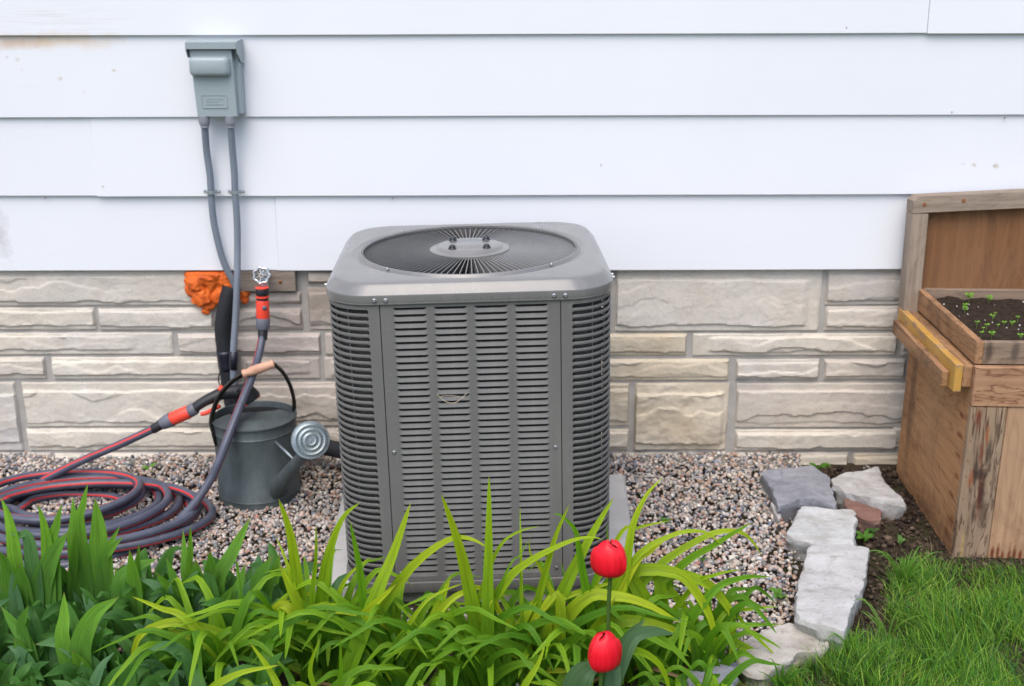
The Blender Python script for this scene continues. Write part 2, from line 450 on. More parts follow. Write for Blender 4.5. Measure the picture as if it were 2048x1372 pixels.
# ---------------------------------------------------------------- ground
def build_ground():
    m = MB(); nx, ny = 150, 110; x0, x1, y0, y1 = -3.2, 3.2, -4.6, .05
    v = []
    for j in range(ny+1):
        for i in range(nx+1):
            x = x0+(x1-x0)*i/nx; y = y0+(y1-y0)*j/ny
            e = min(1, min(x-x0, x1-x, y-y0, 9)/.4)
            z = (noise.noise(Vector((x*2.1, y*2.1, 3)))*.010 + noise.noise(Vector((x*9, y*9, 1)))*.005)*e - .006
            v.append((x, y, z))
    f = [(j*(nx+1)+i, j*(nx+1)+i+1, (j+1)*(nx+1)+i+1, (j+1)*(nx+1)+i) for j in range(ny) for i in range(nx)]
    m.add(v, f)
    # flat lawn out to the horizon, butted to the detailed patch
    B = 120
    for (a, b, c, d) in ((-B, x0, -B, B), (x1, B, -B, B), (x0, x1, -B, y0), (x0, x1, y1, B)):
        m.add([(a, c, -.006), (b, c, -.006), (b, d, -.006), (a, d, -.006)], [(0, 1, 2, 3)])
    o = m.build('ground', M['ground'], smooth=True); tag(o, kind='structure')
build_ground()

# ---------------------------------------------------------------- house wall
house = empty('house', (0, 0, 0))
tag(house, 'white lap-sided house wall standing on a pale split-stone foundation', 'house')
WY = -.009
def build_house():
    m = MB(); m.box((-3.6, .002, .70), (3.6, .22, 3.2)); m.build('sheathing', M['siding_end'], house)
    zb = [.700, .948, 1.198, 1.448, 1.698, 1.948, 2.198, 2.448, 2.698, 2.948]
    def wx(px, py): return at(px, py, R=3.67).x
    seams = {0: [wx(551, 460)], 1: [wx(184, 310)], 3: [wx(1859, 30)], 4: [-.6], 5: [.9], 6: [-1.3], 2: [2.4]}
    for r, z in enumerate(zb):
        cuts = [-3.6] + seams.get(r, [.3 if r % 2 else -.7]) + [3.6]
        for q in range(len(cuts)-1):
            xa, xb = cuts[q] + (.0012 if q else 0), cuts[q+1]
            over = .0 if q == 0 else -.0042
            n = max(4, int((xb-xa)/.12))
            L = []
            for i in range(n+1):
                x = xa + (xb-xa)*i/n
                wv = noise.noise(Vector((x*1.3, r*7.1, q)))*.0012
                dz = noise.noise(Vector((x*.8, r*3.3+9, q)))*.0018 + (-.002 if q else .0)
                zt = z + .270
                L.append([(x, WY-.013+wv+over, z+dz+.0015), (x, WY-.0115+wv+over, z+dz), (x, WY-.002+over, z+dz),
                          (x, WY+.012, zt), (x, WY+.000+wv*.5+over*.4, zt)])
            mb = MB(); mb.loft([[Vector(p) for p in l] for l in L], True, True, True)
            o = mb.build('siding_board', M['siding'], house)
    # nail heads and insect spots on the boards
    for (px, py) in ((785,397),(1366,381),(1202,330),(1904,224),(1693,55),(2010,236),(203,374),(90,396)):
        p = at(px, py, R=3.678)
        mb = MB(); mb.lathe([(0, -.0020), (.0012, -.0018), (.0019, -.0005), (.0020, .004)], 8, Matrix.Translation(p) @ Matrix.Rotation(-PI/2, 4, 'X') @ Matrix.Scale(1, 4))
        mb.build('nail', M['rust'], house, True)
build_house()

found = MB().box((-3.6, .0065, -.25), (3.6, .25, .699)).build('foundation', M['mortar'], house)
def stone(x0, x1, z0, z1, tint, seed, relief=.010, rough=1.0):
    rnd = random.Random(seed)
    nx = max(8, int((x1-x0)/.0058)); nz = max(7, int((z1-z0)/.0042))
    cx, cz = (x0+x1)/2, (z0+z1)/2; nl = 2 if (z1-z0) < .09 else 4
    s = seed*13.7; v = []; f = []
    H = z1-z0
    vb = .15 + .10*rnd.random() if H < .09 else .09+.06*rnd.random(); vt = .90 - .12*rnd.random()
    full = rnd.random() < .72
    ua, ub = (-.1, 1.1) if full else (rnd.uniform(-.1, .1), rnd.uniform(.72, 1.1))
    ter = rnd.uniform(.6, 1.3)
    for j in range(nz+1):
        for i in range(nx+1):
            u, w = i/nx, j/nz; x = x0+(x1-x0)*u; z = z0+H*w
            P = Vector((x*9, s, z*9))
            edge = min(min(u, 1-u)*(x1-x0), min(w, 1-w)*H)
            n_b = noise.noise(Vector((x*11, s, 0)))*.55 + noise.noise(Vector((x*34, s, 5)))*.22
            n_t = noise.noise(Vector((x*9, s, 20)))*.5 + noise.noise(Vector((x*37, s, 25)))*.22
            bl = vb + n_b*.10*min(1, .09/H)*1.6; tl = vt + n_t*.09*min(1, .09/H)*1.6
            k = sstep(bl-.003/H, bl+.003/H, w) * (1-sstep(tl, tl+.006/H, w))
            k *= sstep(ua-.02, ua+.02+.02*n_t, u) * (1-sstep(ub+.03*n_b, ub+.05+.03*n_b, u))
            fr = noise.fractal(P*ter, .9, 2.1, 4)
            # bedding layers split off in wavy steps
            lw = w*nl + noise.noise(Vector((x*7, s, z*5)))*1.1 + noise.noise(Vector((x*26, s, z*12)))*.30
            li_ = math.floor(lw); fw = lw-li_
            h0 = noise.noise(Vector((li_*3.7, s*.3, 1.5+x*1.2))); h1 = noise.noise(Vector(((li_+1)*3.7, s*.3, 1.5+x*1.2)))
            tr = h0 + (h1-h0)*sstep(.93, 1.0, fw)
            d = k*relief*(.85+.15*noise.noise(P*.4)) + k*.0075*tr + .0014*fr*rough*(1+rough) + .0007*noise.noise(P*9)
            d *= sstep(0, .006, edge)
            y = -max(-.003, d) + .000
            if edge <= 1e-9: y += .004
            jz = noise.noise(Vector((x*14, s, 40 if w > .5 else 50)))*.0022 if (j in (0, nz)) else 0
            jx = noise.noise(Vector((z*20, s, 60 if u > .5 else 70)))*.0022 if (i in (0, nx)) else 0
            v.append((x+jx, y, z+jz))
    W = nx+1
    f = [(j*W+i, j*W+i+1, (j+1)*W+i+1, (j+1)*W+i) for j in range(nz) for i in range(nx)]
    ring = [i for i in range(W)] + [j*W+nx for j in range(1, nz+1)] + [nz*W+i for i in range(nx-1, -1, -1)] + [j*W for j in range(nz-1, 0, -1)]
    n0 = len(v)
    for r in ring: p = v[r]; v.append((p[0], .02, p[2]))
    L = len(ring)
    for k in range(L): f.append((ring[(k+1) % L], ring[k], n0+k, n0+(k+1) % L))
    me = bpy.data.meshes.new('stone'); me.from_pydata(v, [], f); me.shade_smooth(); me.set_sharp_from_angle(angle=math.radians(38))
    me.materials.append(M['stone'])
    o = mesh_obj('stone', me, None, found); o.color = (*tint, 1)
    return o
def build_stones():
    G = (.575, .545, .505); W_ = (.625, .59, .52); T = (.57, .49, .36); Pk = (.52, .475, .44); B_ = (.47, .455, .45)
    S = [  # pixel boxes of the stones the photo shows
     (1234,537,1646,662,G),(1656,537,1812,610,B_),(1653,613,1812,661,Pk),(1215,668,1374,711,T),(1387,668,1796,711,W_),(1806,668,1900,711,Pk),
     (1160,719,1459,761,T),(1473,719,1640,759,G),(1650,719,1812,759,Pk),(1180,767,1259,852,T),(1271,767,1459,900,T),
     (1475,767,1815,855,Pk),(1180,859,1258,900,T),(1472,860,1795,901,W_),(1225,907,1697,965,W_),(1708,907,1830,965,T),
     (-220,540,385,611,G),(195,617,425,660,G),(-240,617,187,660,W_),(-200,667,343,709,G),(354,667,640,709,Pk),
     (-220,715,88,758,B_),(101,715,470,758,W_),(-260,765,28,902,B_),(42,765,455,853,W_),(52,858,436,901,W_),
     (-240,907,100,965,Pk),(108,907,500,965,W_),
     (396,540,468,611,Pk),(476,584,602,608,Pk),(440,617,603,660,Pk),(614,575,720,660,Pk),(614,540,720,568,Pk),(650,667,900,709,Pk),
     (482,715,638,758,Pk),(648,715,820,758,Pk),(468,765,800,852,Pk),(450,858,760,901,Pk),(510,907,900,965,Pk),
     (732,540,1222,600,G),(732,608,1222,660,G),(912,667,1203,709,T),(832,715,1148,758,T),(812,765,1168,852,T),(772,858,1168,901,T),(912,907,1212,965,W_)]
    for k, (a, b, c, d, t) in enumerate(S):
        p = at(a, b, R=3.70); q = at(c, d, R=3.70); p2 = at(c, b, R=3.70)
        rnd = random.Random(k); j = rnd.uniform(.93, 1.07)
        rel = .014 if k == 10 else .009
        stone(p.x, p2.x, q.z, min(p.z, .697), tuple(x*j for x in t), k+1, rel, 2.2 if k in (10, 9) else 1.0)
    # further courses out to both ends
    rows = [(536,611),(617,660),(667,709),(715,758),(765,852),(859,901),(907,965)]
    for r, (a, b) in enumerate(rows):
        z1 = min(at(0, a, R=3.7).z, .697); z0 = at(0, b, R=3.7).z
        x = [2.02-.7, 1.34, 1.47, 1.33, 1.35, 1.30, 1.36][r]
        rnd = random.Random(90+r); x += .02
        while x < 3.3:
            w = rnd.uniform(.25, .6); stone(x, x+w, z0, z1, tuple(c*rnd.uniform(.95, 1.05) for c in Pk), 100+r*10+int(x*3)); x += w+.018
        x = at(-270, (a+b)/2, R=3.7).x - .02
        while x > -3.3:
            w = rnd.uniform(.25, .6); stone(x-w, x, z0, z1, tuple(c*rnd.uniform(.95, 1.05) for c in G), 200+r*10+int(-x*3)); x -= w+.018
build_stones()

# ---------------------------------------------------------------- electrical box and conduits
def build_disconnect():
    c = at(425, 78, R=3.665); c2 = at(425, 229, R=3.665)
    z1, z0 = c.z, c2.z; H = z1-z0; x0 = at(366, 78, R=3.6).x; W = .150
    root = empty('electrical_box', (x0+.008, -.020, z0))
    tag(root, 'grey-green metal disconnect box screwed to the white siding above the conduits', 'electrical box')
    mb = MB(); mb.box((.012, -.048, .004), (W, 0, H-.006), bev=.003); mb.build('case', M['box_grey'], root, 30)
    # front door, tapering in depth downwards
    def slab(pts_back, pts_front): return MB().loft([pts_back, pts_front], True, True, True)
    V_ = Vector
    d = slab([V_((.012,-.0485,.0)), V_((W-.012,-.0485,.0)), V_((W-.014,-.0485,H-.030)), V_((.004,-.0485,H-.030))],
             [V_((.014,-.070,.0)), V_((W-.014,-.070,.0)), V_((W-.016,-.075,H-.030)), V_((.007,-.075,H-.030))])
    door = d.build('door', M['box_grey'], root)
    hood = MB()
    hood.loft([[V_((.0,0,H-.004)), V_((W+.004,0,H-.004)), V_((W+.004,-.086,H-.010)), V_((.0,-.086,H-.010))],
               [V_((.0,0,H)), V_((W+.004,0,H)), V_((W+.004,-.084,H-.004)), V_((.0,-.084,H-.004))]], True, True, True)
    hood.box((0,-.0875,H-.026),(W+.002,-.0840,H-.006))
    hood.loft([[V_((-.002,0,H-.055)),V_((-.002,-.070,H-.052)),V_((-.002,-.0865,H-.028)),V_((-.002,-.0865,H-.008)),V_((-.002,0,H-.004))],
               [V_((.001,0,H-.055)),V_((.001,-.070,H-.052)),V_((.001,-.0865,H-.028)),V_((.001,-.0865,H-.008)),V_((.001,0,H-.004))]], True, True, True)
    hood.loft([[V_((W+.002,0,H-.075)),V_((W+.002,-.040,H-.070)),V_((W+.002,-.0835,H-.040)),V_((W+.002,-.0865,H-.008)),V_((W+.002,0,H-.004))],
               [V_((W+.005,0,H-.075)),V_((W+.005,-.040,H-.070)),V_((W+.005,-.0835,H-.040)),V_((W+.005,-.0865,H-.008)),V_((W+.005,0,H-.004))]], True, True, True)
    hood.build('hood', M['box_grey'], root)
    # moulded handle bulge
    L = []
    for (k, y, r) in ((0, -.070, 1.0), (.0, -.076, 1.0), (.002, -.088, .98), (.006, -.094, .9), (.012, -.097, .78)):
        lp = rsq(.062-k, .014, 6, 0, .030-k)
        L.append([V_((p.x+.066, y, p.y+H-.078)) for p in lp])
    hb = MB().loft(L, True, False, True); hb.build('handle_cover', M['box_grey'], door, 50)
    # embossed frame with a worn illegible line of relief
    e = MB()
    lp1 = rsq(.040, .005, 5, 0, .020); lp2 = rsq(.0382, .0042, 5, 0, .0182)
    f = lambda l, y: [V_((p.x+.070, y, p.y+.046)) for p in l]
    e.loft([f(lp1, -.0705), f(lp1, -.0730), f(lp2, -.0730), f(lp2, -.0705)])
    rnd = random.Random(4)
    for zz, n in ((.054, 9), (.046, 7), (.038, 8)):
        x = .044
        for k in range(n):
            w = rnd.uniform(.003, .006); e.box((x, -.0724, zz-.0022), (x+w, -.0705, zz+.0022)); x += w+.0018
    e.build('embossed_plate', M['box_grey'], door)
    return root, x0, z0
elbox, EBX, EBZ = build_disconnect()

def build_conduit(pts, Rs, label):
    P3 = [at(x, y, R=r) for (x, y), r in zip(pts, Rs)]
    root = empty('conduit', P3[0]); o = P3[0]
    tag(root, label, 'conduit', 'grey flexible conduits under the electrical box')
    path = [p-o for p in catmull(P3, 10)]
    rad = .0110
    L = []; cum = 0; rr = []
    for i, p in enumerate(path): rr.append(rad)
    # fine corrugation as geometry
    dense = []; rd = []
    for i in range(len(path)-1):
        n = max(1, int((path[i+1]-path[i]).length/.0018))
        for k in range(n): dense.append(path[i].lerp(path[i+1], k/n)); rd.append(rad + (.0004 if len(dense) % 4 < 2 else -.0003))
    mb = MB(); mb.tube(dense, rd, 14); mb.build('tube', M['pvc'], root, True)
    T = (path[1]-path[0]).normalized()
    fit = MB(); fit.lathe([(0, .022), (.0175, .022), (.0175, .004), (.0150, -.006), (.0135, -.008), (.0135, -.014), (0, -.014)], 20)
    fit.build('connector', M['pvc_fit'], root, 30)
    return root, path, o
c1 = build_conduit([(409,246),(413,300),(420,350),(422,383),(427,440),(440,500),(452,535),(466,562),(476,585)],
              [3.625,3.645,3.65,3.65,3.652,3.655,3.66,3.665,3.668], 'left grey conduit that bends right into the orange foam below the box')
c2 = build_conduit([(461,246),(465,300),(469,350),(470,383),(474,440),(475,500),(474,570),(471,640),(467,700),(467,745),(468,772)],
              [3.625,3.64,3.645,3.645,3.645,3.64,3.62,3.61,3.60,3.60,3.60], 'right grey conduit running straight down past the foam behind the can')
for root, path, o, px in ((*c1, 422), (*c2, 470)):
    p = at(px, 384, R=3.648) - o
    mb = MB(); arc = [(p + Vector((math.cos(a)*.0145, -math.sin(a)*.0145, 0))) for a in [PI*k/10 for k in range(11)]]
    arc = [p + Vector((.030, .006, 0))] + [p+Vector((.016, .006, 0))] + arc + [p+Vector((-.016, .006, 0)), p + Vector((-.024, .006, 0))]
    prof = []
    for q in arc: prof.append([q+Vector((0,0,.0055)), q+Vector((0,0,-.0055))])
    for i in range(len(prof)-1): mb.add([prof[i][0], prof[i][1], prof[i+1][1], prof[i+1][0]], [(0,1,2,3)])
    s = mb.build('strap', M['zinc'], root); md = s.modifiers.new('thick', 'SOLIDIFY'); md.thickness = .0015
    mb = MB(); mb.lathe([(0,.003),(.003,.0028),(.004,.0012),(.0042,0)], 10, Matrix.Translation(p+Vector((.024,.003,0))) @ Matrix.Rotation(PI/2, 4, 'X'))
    mb.build('screw', M['screw'], s, True)
# black tape binding on the right conduit
p0 = at(467, 702, R=3.60); p1 = at(467, 738, R=3.60)
mb = MB(); mb.tube([p0-c2[2], (p0+p1)/2-c2[2]+Vector((.001,0,0)), p1-c2[2]], [.0140, .0146, .0138], 14)
mb.build('tape_wrap', M['tape'], c2[0], True)

# insulated line set: down the wall, round behind the can to the unit
def build_pipe():
    pts = [((462,575),3.672),((455,600),3.665),((446,650),3.66),((450,700),3.66),((457,750),3.66),((462,790),3.655),((478,838),3.65),
           ((530,868),3.64),((600,880),3.62),((655,895),3.56),((700,905),3.50)]
    P3 = [at(x, y, R=r) for (x, y), r in pts]; o = P3[0]
    root = empty('insulated_pipe', o); tag(root, 'thick black foam-insulated pipe running down the stone wall and behind the watering can', 'pipe')
    path = [p-o for p in catmull(P3, 8)]
    rr = [.0275 + .0012*noise.noise(Vector((i*.7, 0, 0))) for i in range(len(path))]
    MB().tube(path, rr, 20).build('insulation', M['foam_black'], root, True)
    a, b = path[20], path[26]
    MB().tube([path[k] for k in range(24, 31)], .0292, 20).build('tape_band', M['tape'], root, True)
    # thin control cable
    q = [at(x, y, R=3.62)-o for x, y in ((442,738),(437,758),(442,775),(452,790),(462,802))]
    MB().tube(catmull(q, 6), .0022, 8).build('cable', M['rubber'], root, True)
build_pipe()

def build_foam():
    blobs = [((398,560),.045),((425,556),.046),((452,570),.034),((405,590),.038),((418,608),.022),((438,590),.030),((412,622),.015),
             ((389,575),.030),((485,585),.022),((490,600),.014),((382,552),.021),((448,558),.034)]
    o = at(415, 580, R=3.69); mb = MB()
    for k, ((x, y), r) in enumerate(blobs):
        c = at(x, y, R=3.69) - o
        v = []; nu, nv = 36, 22
        for j in range(nv+1):
            for i in range(nu):
                a = 2*PI*i/nu; b = PI*j/nv
                d = Vector((math.sin(b)*math.cos(a), math.sin(b)*math.sin(a), math.cos(b)))
                q = c + d*r
                rr = r*(1+.34*noise.noise(q*26+Vector((k*.3, 0, 0))) + .22*noise.noise(q*70)+.10*noise.noise(q*160))
                p = c + Vector((d.x*rr, d.y*rr*.62, d.z*rr)); p.z = min(p.z, .694-o.z); v.append(p)
        f = [(j*nu+i, j*nu+(i+1) % nu, (j+1)*nu+(i+1) % nu, (j+1)*nu+i) for j in range(nv) for i in range(nu)]
        mb.add(v, f)
    ob = mb.build('spray_foam', M['foam'], None, True); ob.location = o
    md = ob.modifiers.new('merge', 'REMESH'); md.mode = 'VOXEL'; md.voxel_size = .0022; md.use_smooth_shade = True
    tag(ob, 'lumpy orange expanding foam blob plugging the wall under the siding', 'foam')
build_foam()

# ---------------------------------------------------------------- mounting plank, tap
def build_tap():
    a = at(470, 543, R=3.675); b = at(592, 583, R=3.675)
    ob = MB().box((a.x, -.024, b.z), (b.x, .0, .697), bev=.002)
    pl = ob.build('plank', M['wood_grey'], None, 30)
    tag(pl, 'short grey weathered plank fixed under the siding behind the tap', 'plank')
    k = at(560, 564, R=3.672)
    MB().lathe([(0,.0015),(.006,.0015),(.0065,0),(.0065,-.003)], 16, Matrix.Translation(Vector((k.x,-.0245,k.z))) @ Matrix.Rotation(PI/2, 4, 'X')).build('knot', M['rust'], pl, True)
    c = at(523, 551, R=3.60)
    root = empty('garden_tap', c); tag(root, 'metal outdoor tap with round ribbed handwheel on the plank', 'tap')
    # the wheel faces the viewer
    mb = MB(); n = 56; tilt = Matrix.Rotation(math.radians(78), 4, 'X')
    ring = [tilt @ Vector(((.0245+.0022*math.cos(7*2*PI*i/n))*math.cos(2*PI*i/n), (.0245+.0022*math.cos(7*2*PI*i/n))*math.sin(2*PI*i/n), 0)) for i in range(n+1)]
    mb.tube(ring, .0048, 10, False); mb.build('handwheel', M['tap_metal'], root, True)
    sp = MB()
    for k in range(7):
        a_ = 2*PI*k/7; sp.tube([tilt @ Vector((.004*math.cos(a_), .004*math.sin(a_), 0)), tilt @ Vector((.023*math.cos(a_), .023*math.sin(a_), 0))], .0028, 6)
    sp.lathe([(0,.005),(.007,.005),(.008,0),(.008,-.012),(.006,-.014)], 16, tilt); sp.build('spokes', M['tap_metal'], root, 30)
    MB().lathe([(0,.0085),(.0035,.008),(.0045,.005)], 8, tilt).build('screw', M['rust'], root)
    b_ = MB(); b_.tube([(0,.010,-.002),(0,.035,-.006),(0,.075,-.006)], [.010,.012,.013], 14)
    b_.tube([(0,.034,-.006),(.002,.030,-.020),(.003,.022,-.034)], [.011,.010,.0125], 14)
    b_.tube([(.003,.022,-.030),(.003,.020,-.046)], .0135, 8); b_.build('spout', M['tap_metal'], root, 40)
    return c
TAP = build_tap()
# ---------------------------------------------------------------- air conditioner on its pad
def build_ac():
    pm = MB(); zt = .048
    L = [[Vector(p) for p in ((-.525,-.925,-.03),(.345,-.925,-.03),(.372,-.205,-.03),(-.548,-.205,-.03))]]
    L.append([p+Vector((0,0,.068)) for p in L[0]]); c = Vector((-.08,-.6,0))
    L.append([Vector((c.x+(p.x-c.x)*.985, c.y+(p.y-c.y)*.985, zt)) for p in L[0]])
    pad = pm.loft(L, True, True, True).build('concrete_pad', M['concrete'])
    tag(pad, 'pale grey concrete pad under the air conditioner set in the gravel', 'slab')
    root = empty('air_conditioner', (-.101, -.600, zt+.001), (0, math.radians(-1.0), math.radians(1.9)))
    tag(root, 'square grey outdoor air conditioner with round fan grille on top and louvred sides', 'air conditioner')
    HB = .360; CR = .112; HT = .856; PT = .0178; NR = 42
    ZB = .046; ZR = ZB + NR*PT          # louvre rows from ZB to ZR
    V_ = Vector
    # ---- base pan
    bp = MB(); bp.loft([rsq(HB+.002, CR, 10, 0), rsq(HB+.005, CR, 10, .006), rsq(HB+.005, CR, 10, .030), rsq(HB-.004, CR, 10, .033)], True, True, True)
    bp.build('base_pan', M['ac'], root, 30)
    # ---- cap
    cap = MB(); n = 10; N = 4*(n+1)
    def circ(r, z):
        out = []
        for q in range(4):
            for k in range(n+1):
                a = PI/2*q + PI/2*k/n*1.0
                a = PI/2*q + (PI/2)*(k+.5)/(n+1)
                out.append(V_((r*math.cos(a), r*math.sin(a), z)))
        return out
    sq = lambda h, r, z: rsq(h, r, n, z)
    ct = HT
    loops = [sq(.3620,.120,ct-.054), sq(.3660,.122,ct-.0535), sq(.3672,.123,ct-.050), sq(.3665,.123,ct-.048), sq(.3675,.123,ct-.046), sq(.3680,.124,ct-.030), sq(.3676,.124,ct-.0275),
             sq(.3662,.123,ct-.0255), sq(.3630,.122,ct-.0225), sq(.352,.116,ct-.0100), sq(.3475,.114,ct-.0050), sq(.344,.112,ct-.0028), sq(.338,.110,ct-.0015), sq(.332,.108,ct-.0008),
             circ(.327, ct+.0005), circ(.321, ct-.0005), circ(.316, ct-.0035), circ(.311, ct-.006), circ(.307, ct-.006),
             circ(.304, ct-.001), circ(.301, ct+.0035), circ(.298, ct+.0035), circ(.2965, ct-.001), circ(.296, ct-.045)]
    # circles are finer when each loop is refined: subdivide by a modifier
    cap.loft(loops); co = cap.build('top_cover', M['ac_top'], root, True)
    md = co.modifiers.new('sub', 'SUBSURF'); md.levels = 2; md.render_levels = 2
    # ---- fan guard
    guard = MB(); guard.lathe([(.2957,ct-.004),(.295,ct+.002),(.2925,ct+.002),(.2925,ct-.004),(.2957,ct-.004)], 96)
    g = guard.build('fan_guard', M['ac_top'], root, 30)
    vm = MB(); p = math.radians(17); hv = .0165; r0, r1 = .098, .292; prof = []
    for k in range(6):
        t = k/5; r = r0+(r1-r0)*t; tw = p*(1.15-.35*t)
        drop = .004*t + (.004 if k == 5 else 0)
        off = (0, math.sin(tw)*hv*.5, math.cos(tw)*hv*.5)
        cz = ct-.009-drop*.5
        for (sx, th) in ((1, .0010), (1, -.0010), (-1, -.0010), (-1, .0010)):
            prof.append(V_((r, off[1]*sx + th, cz + off[2]*sx)))
    loops_v = [prof[4*k:4*k+4] for k in range(6)]
    vm.loft(loops_v, True, True, True); vme = vm.mesh('vane', False, M['ac_top'])
    for k in range(105):
        o = mesh_obj('vane', vme, None, g); o.rotation_euler = (0, 0, 2*PI*k/105)
    hub = MB(); hub.lathe([(.110,ct-.006),(.110,ct+.001),(.107,ct+.0025),(.098,ct+.003),(.094,ct+.0035),(.090,ct+.0085),(.084,ct+.0115),(.072,ct+.0125),(.050,ct+.0125),(.046,ct+.0145),(0,ct+.0145)], 64)
    hub.lathe([(.094,ct-.03),(.094,ct-.002)], 48)
    hub.build('hub', M['ac_top'], g, 50)
    for k in range(4):
        sx, sy = (1,1,-1,-1)[k], (1,-1,1,-1)[k]
        nb = MB(); nb.lathe([(.0120,0),(.0120,.0012),(.0092,.0018),(.0092,.0045),(.0084,.0075),(.0060,.0098),(.0030,.0108),(0,.011)], 14, Matrix.Translation((sx*.0465, sy*.051, ct+.0125)))
        nb.build('nut', M['nut'], g, True)
    for (x, y) in ((-.215,-.226),(.215,-.226),(-.205,.236),(.205,.236)):
        q = V_((x, y, 0)).normalized()*.306
        MB().lathe([(.004,-.002),(.0038,.002),(.0028,.0042),(0,.0046)], 10, Matrix.Translation((q.x, q.y, ct+.003))).build('screw', M['screw'], co, True)
    MB().lathe([(0,ct-.36),(.292,ct-.36),(.292,ct-.046)], 48).build('fan_shroud', M['black'], root, True)
    for k in range(3):
        fb = MB(); L = []
        for i in range(8):
            t = i/7; r = .05+.22*t; a0 = -.35-.15*t; a1 = .35+.1*t; row = []
            for j in range(6):
                a = a0+(a1-a0)*j/5; row.append(V_((r*math.cos(a), r*math.sin(a), ct-.13 + (j/5-.5)*.06*(1-.4*t))))
            L.append(row)
        fb.loft(L, False); o = fb.build('fan_blade', M['coil'], root, True); o.rotation_euler = (0, 0, 2*PI*k/3+.4)
        md = o.modifiers.new('t', 'SOLIDIFY'); md.thickness = .002
    MB().lathe([(0,ct-.08),(.055,ct-.08),(.06,ct-.09),(.06,ct-.30)], 24).build('motor', M['black'], root, 40)
    # ---- inner coil and darkness
    ci = MB(); ci.loft([rsq(HB-.022, CR-.022, 10, .034), rsq(HB-.022, CR-.022, 10, ct-.052)]); ci.build('coil', M['coil'], root, 40)
    # coil guard wires near the corners
    # ---- front louvre panel
    SX = .223; cols = [(-.192,-.1075),(-.0915,-.0075),(.0085,.0930),(.1090,.1930)]
    yF = -HB
    fp = MB(); th = .0016; top = ct-.044
    xs = [-SX] + [c for ab in cols for c in ab] + [SX]
    for k in range(0, len(xs), 2): fp.box((xs[k], yF, .034), (xs[k+1], yF+th, top))
    for (a, b) in cols:
        fp.box((a, yF, .034), (b, yF+th, ZB)); fp.box((a, yF, ZR), (b, yF+th, top))
    # folded edges beside the seams
    fp.box((-SX, yF+th, .034), (-SX+.0015, yF+.016, top)); fp.box((SX-.0015, yF+th, .034), (SX, yF+.016, top))
    front = fp.build('front_panel', M['ac'], root)
    def slat_mesh(w, name):
        mb = MB(); nu = 14; L = []
        rows = [(-.0004,.0016),(.0000,-.0002),(.0010,-.0006),(.0024,-.0001),(.0066,.0009),(.0102,.0021),(.0111,.0044)]
        gap = PT-.0111
        for i in range(nu+1):
            s_ = i/nu; u = .5-.5*math.cos(PI*s_); x = u*w
            e = min(x, w-x); k = sstep(0, .0065, e)
            row = []
            for (z, y) in rows:
                y2 = y*k + (.0004 if y > 0 else 0); zz = z if z < .004 else .003+(z-.003)*(1+(1-k)*gap/.0083)
                row.append(V_((x, yF + y2, zz)))
            L.append(row)
        mb.loft(L, False); me = mb.mesh(name, 35, M['ac']); return me
    sm = slat_mesh(cols[0][1]-cols[0][0], 'louvre')
    for ci_, (a, b) in enumerate(cols):
        for r in range(NR):
            o = mesh_obj('louvre', sm, None, front); o.location = (a, 0, ZB+r*PT); o.scale = ((b-a)/(cols[0][1]-cols[0][0]), 1, 1)
    bk = MB(); bk.box((-SX+.01, yF+.0125, .036), (SX-.01, yF+.0135, top)); bk.build('dark_backing', M['black'], root)  # black sheet added to paint the louvre gaps dark
    # ---- corner grilles: flat strip with scalloped slot ends plus bars round the corner
    E = .2570; R_ = .0047
    def strip(sgn):
        mb = MB(); outer = sgn*(SX+.0022); inner = sgn*E
        pts = [(outer, .034), (outer, top)]
        pts.append((sgn*(E+.0), top)); arcs = []
        z = ZR
        for r in range(NR-1, -1, -1):
            zc = ZB + (r+.5)*PT
            for k in range(7):
                a = PI/2 - PI*k/6
                pts.append((sgn*(E - R_*math.cos(a)), zc + (R_+.0006)*math.sin(a)))
        pts.append((sgn*E, .034))
        v = [V_((x, yF, z)) for x, z in pts] + [V_((x, yF+th, z)) for x, z in pts]; nn = len(pts)
        f = [tuple(range(nn)), tuple(range(2*nn-1, nn-1, -1))] + [(k, (k+1) % nn, nn+(k+1) % nn, nn+k) for k in range(nn)]
        mb.add(v, f); return mb
    def wrap(sgn):   # plan path round the corner from the front strip to the side strip
        P_ = [V_((sgn*E, -HB, 0)), V_((sgn*(HB-CR)*1.04, -HB, 0))] if E < (HB-CR) else [V_((sgn*E, -HB, 0))]
        a0 = math.asin(min(1, (E-(HB-CR))/CR)) if E > HB-CR else 0
        out = []
        for k in range(15):
            a = a0 + (PI/2-2*a0)*k/14
            out.append(V_((sgn*((HB-CR)+CR*math.sin(a)), -((HB-CR)+CR*math.cos(a)), 0)))
        return out
    for sgn in (-1, 1):
        cg = strip(sgn)
        pth = wrap(sgn)
        for z0, z1 in ((.034, ZB+.003), (ZR-.003, top)):   # solid bands above and below the slots
            cg.loft([[p+V_((0,0,z0)) for p in pth], [p+V_((0,0,z1)) for p in pth]], False)
        # side strip, mirror of the front one
        s2 = strip(sgn)
        cg.add([V_((-sgn*p[1], -sgn*p[0]*1.0, p[2])) if True else p for p in s2.v], s2.f)
        cgo = cg.build('corner_panel', M['ac'], root)
        bm_ = MB(); prof = ((-.0042,.0030),(-.0034,-.0002),(0,-.0012),(.0034,-.0002),(.0042,.0030))
        L = []
        for i, p_ in enumerate(pth):
            a = math.atan2(sgn*p_.x-(HB-CR), -p_.y-(HB-CR)); nrm = V_((sgn*math.sin(a), -math.cos(a), 0))
            L.append([p_ - nrm*y + V_((0,0,z)) for z, y in prof])
        bm_.loft(L, False); bme = bm_.mesh('slat', 35, M['ac'])
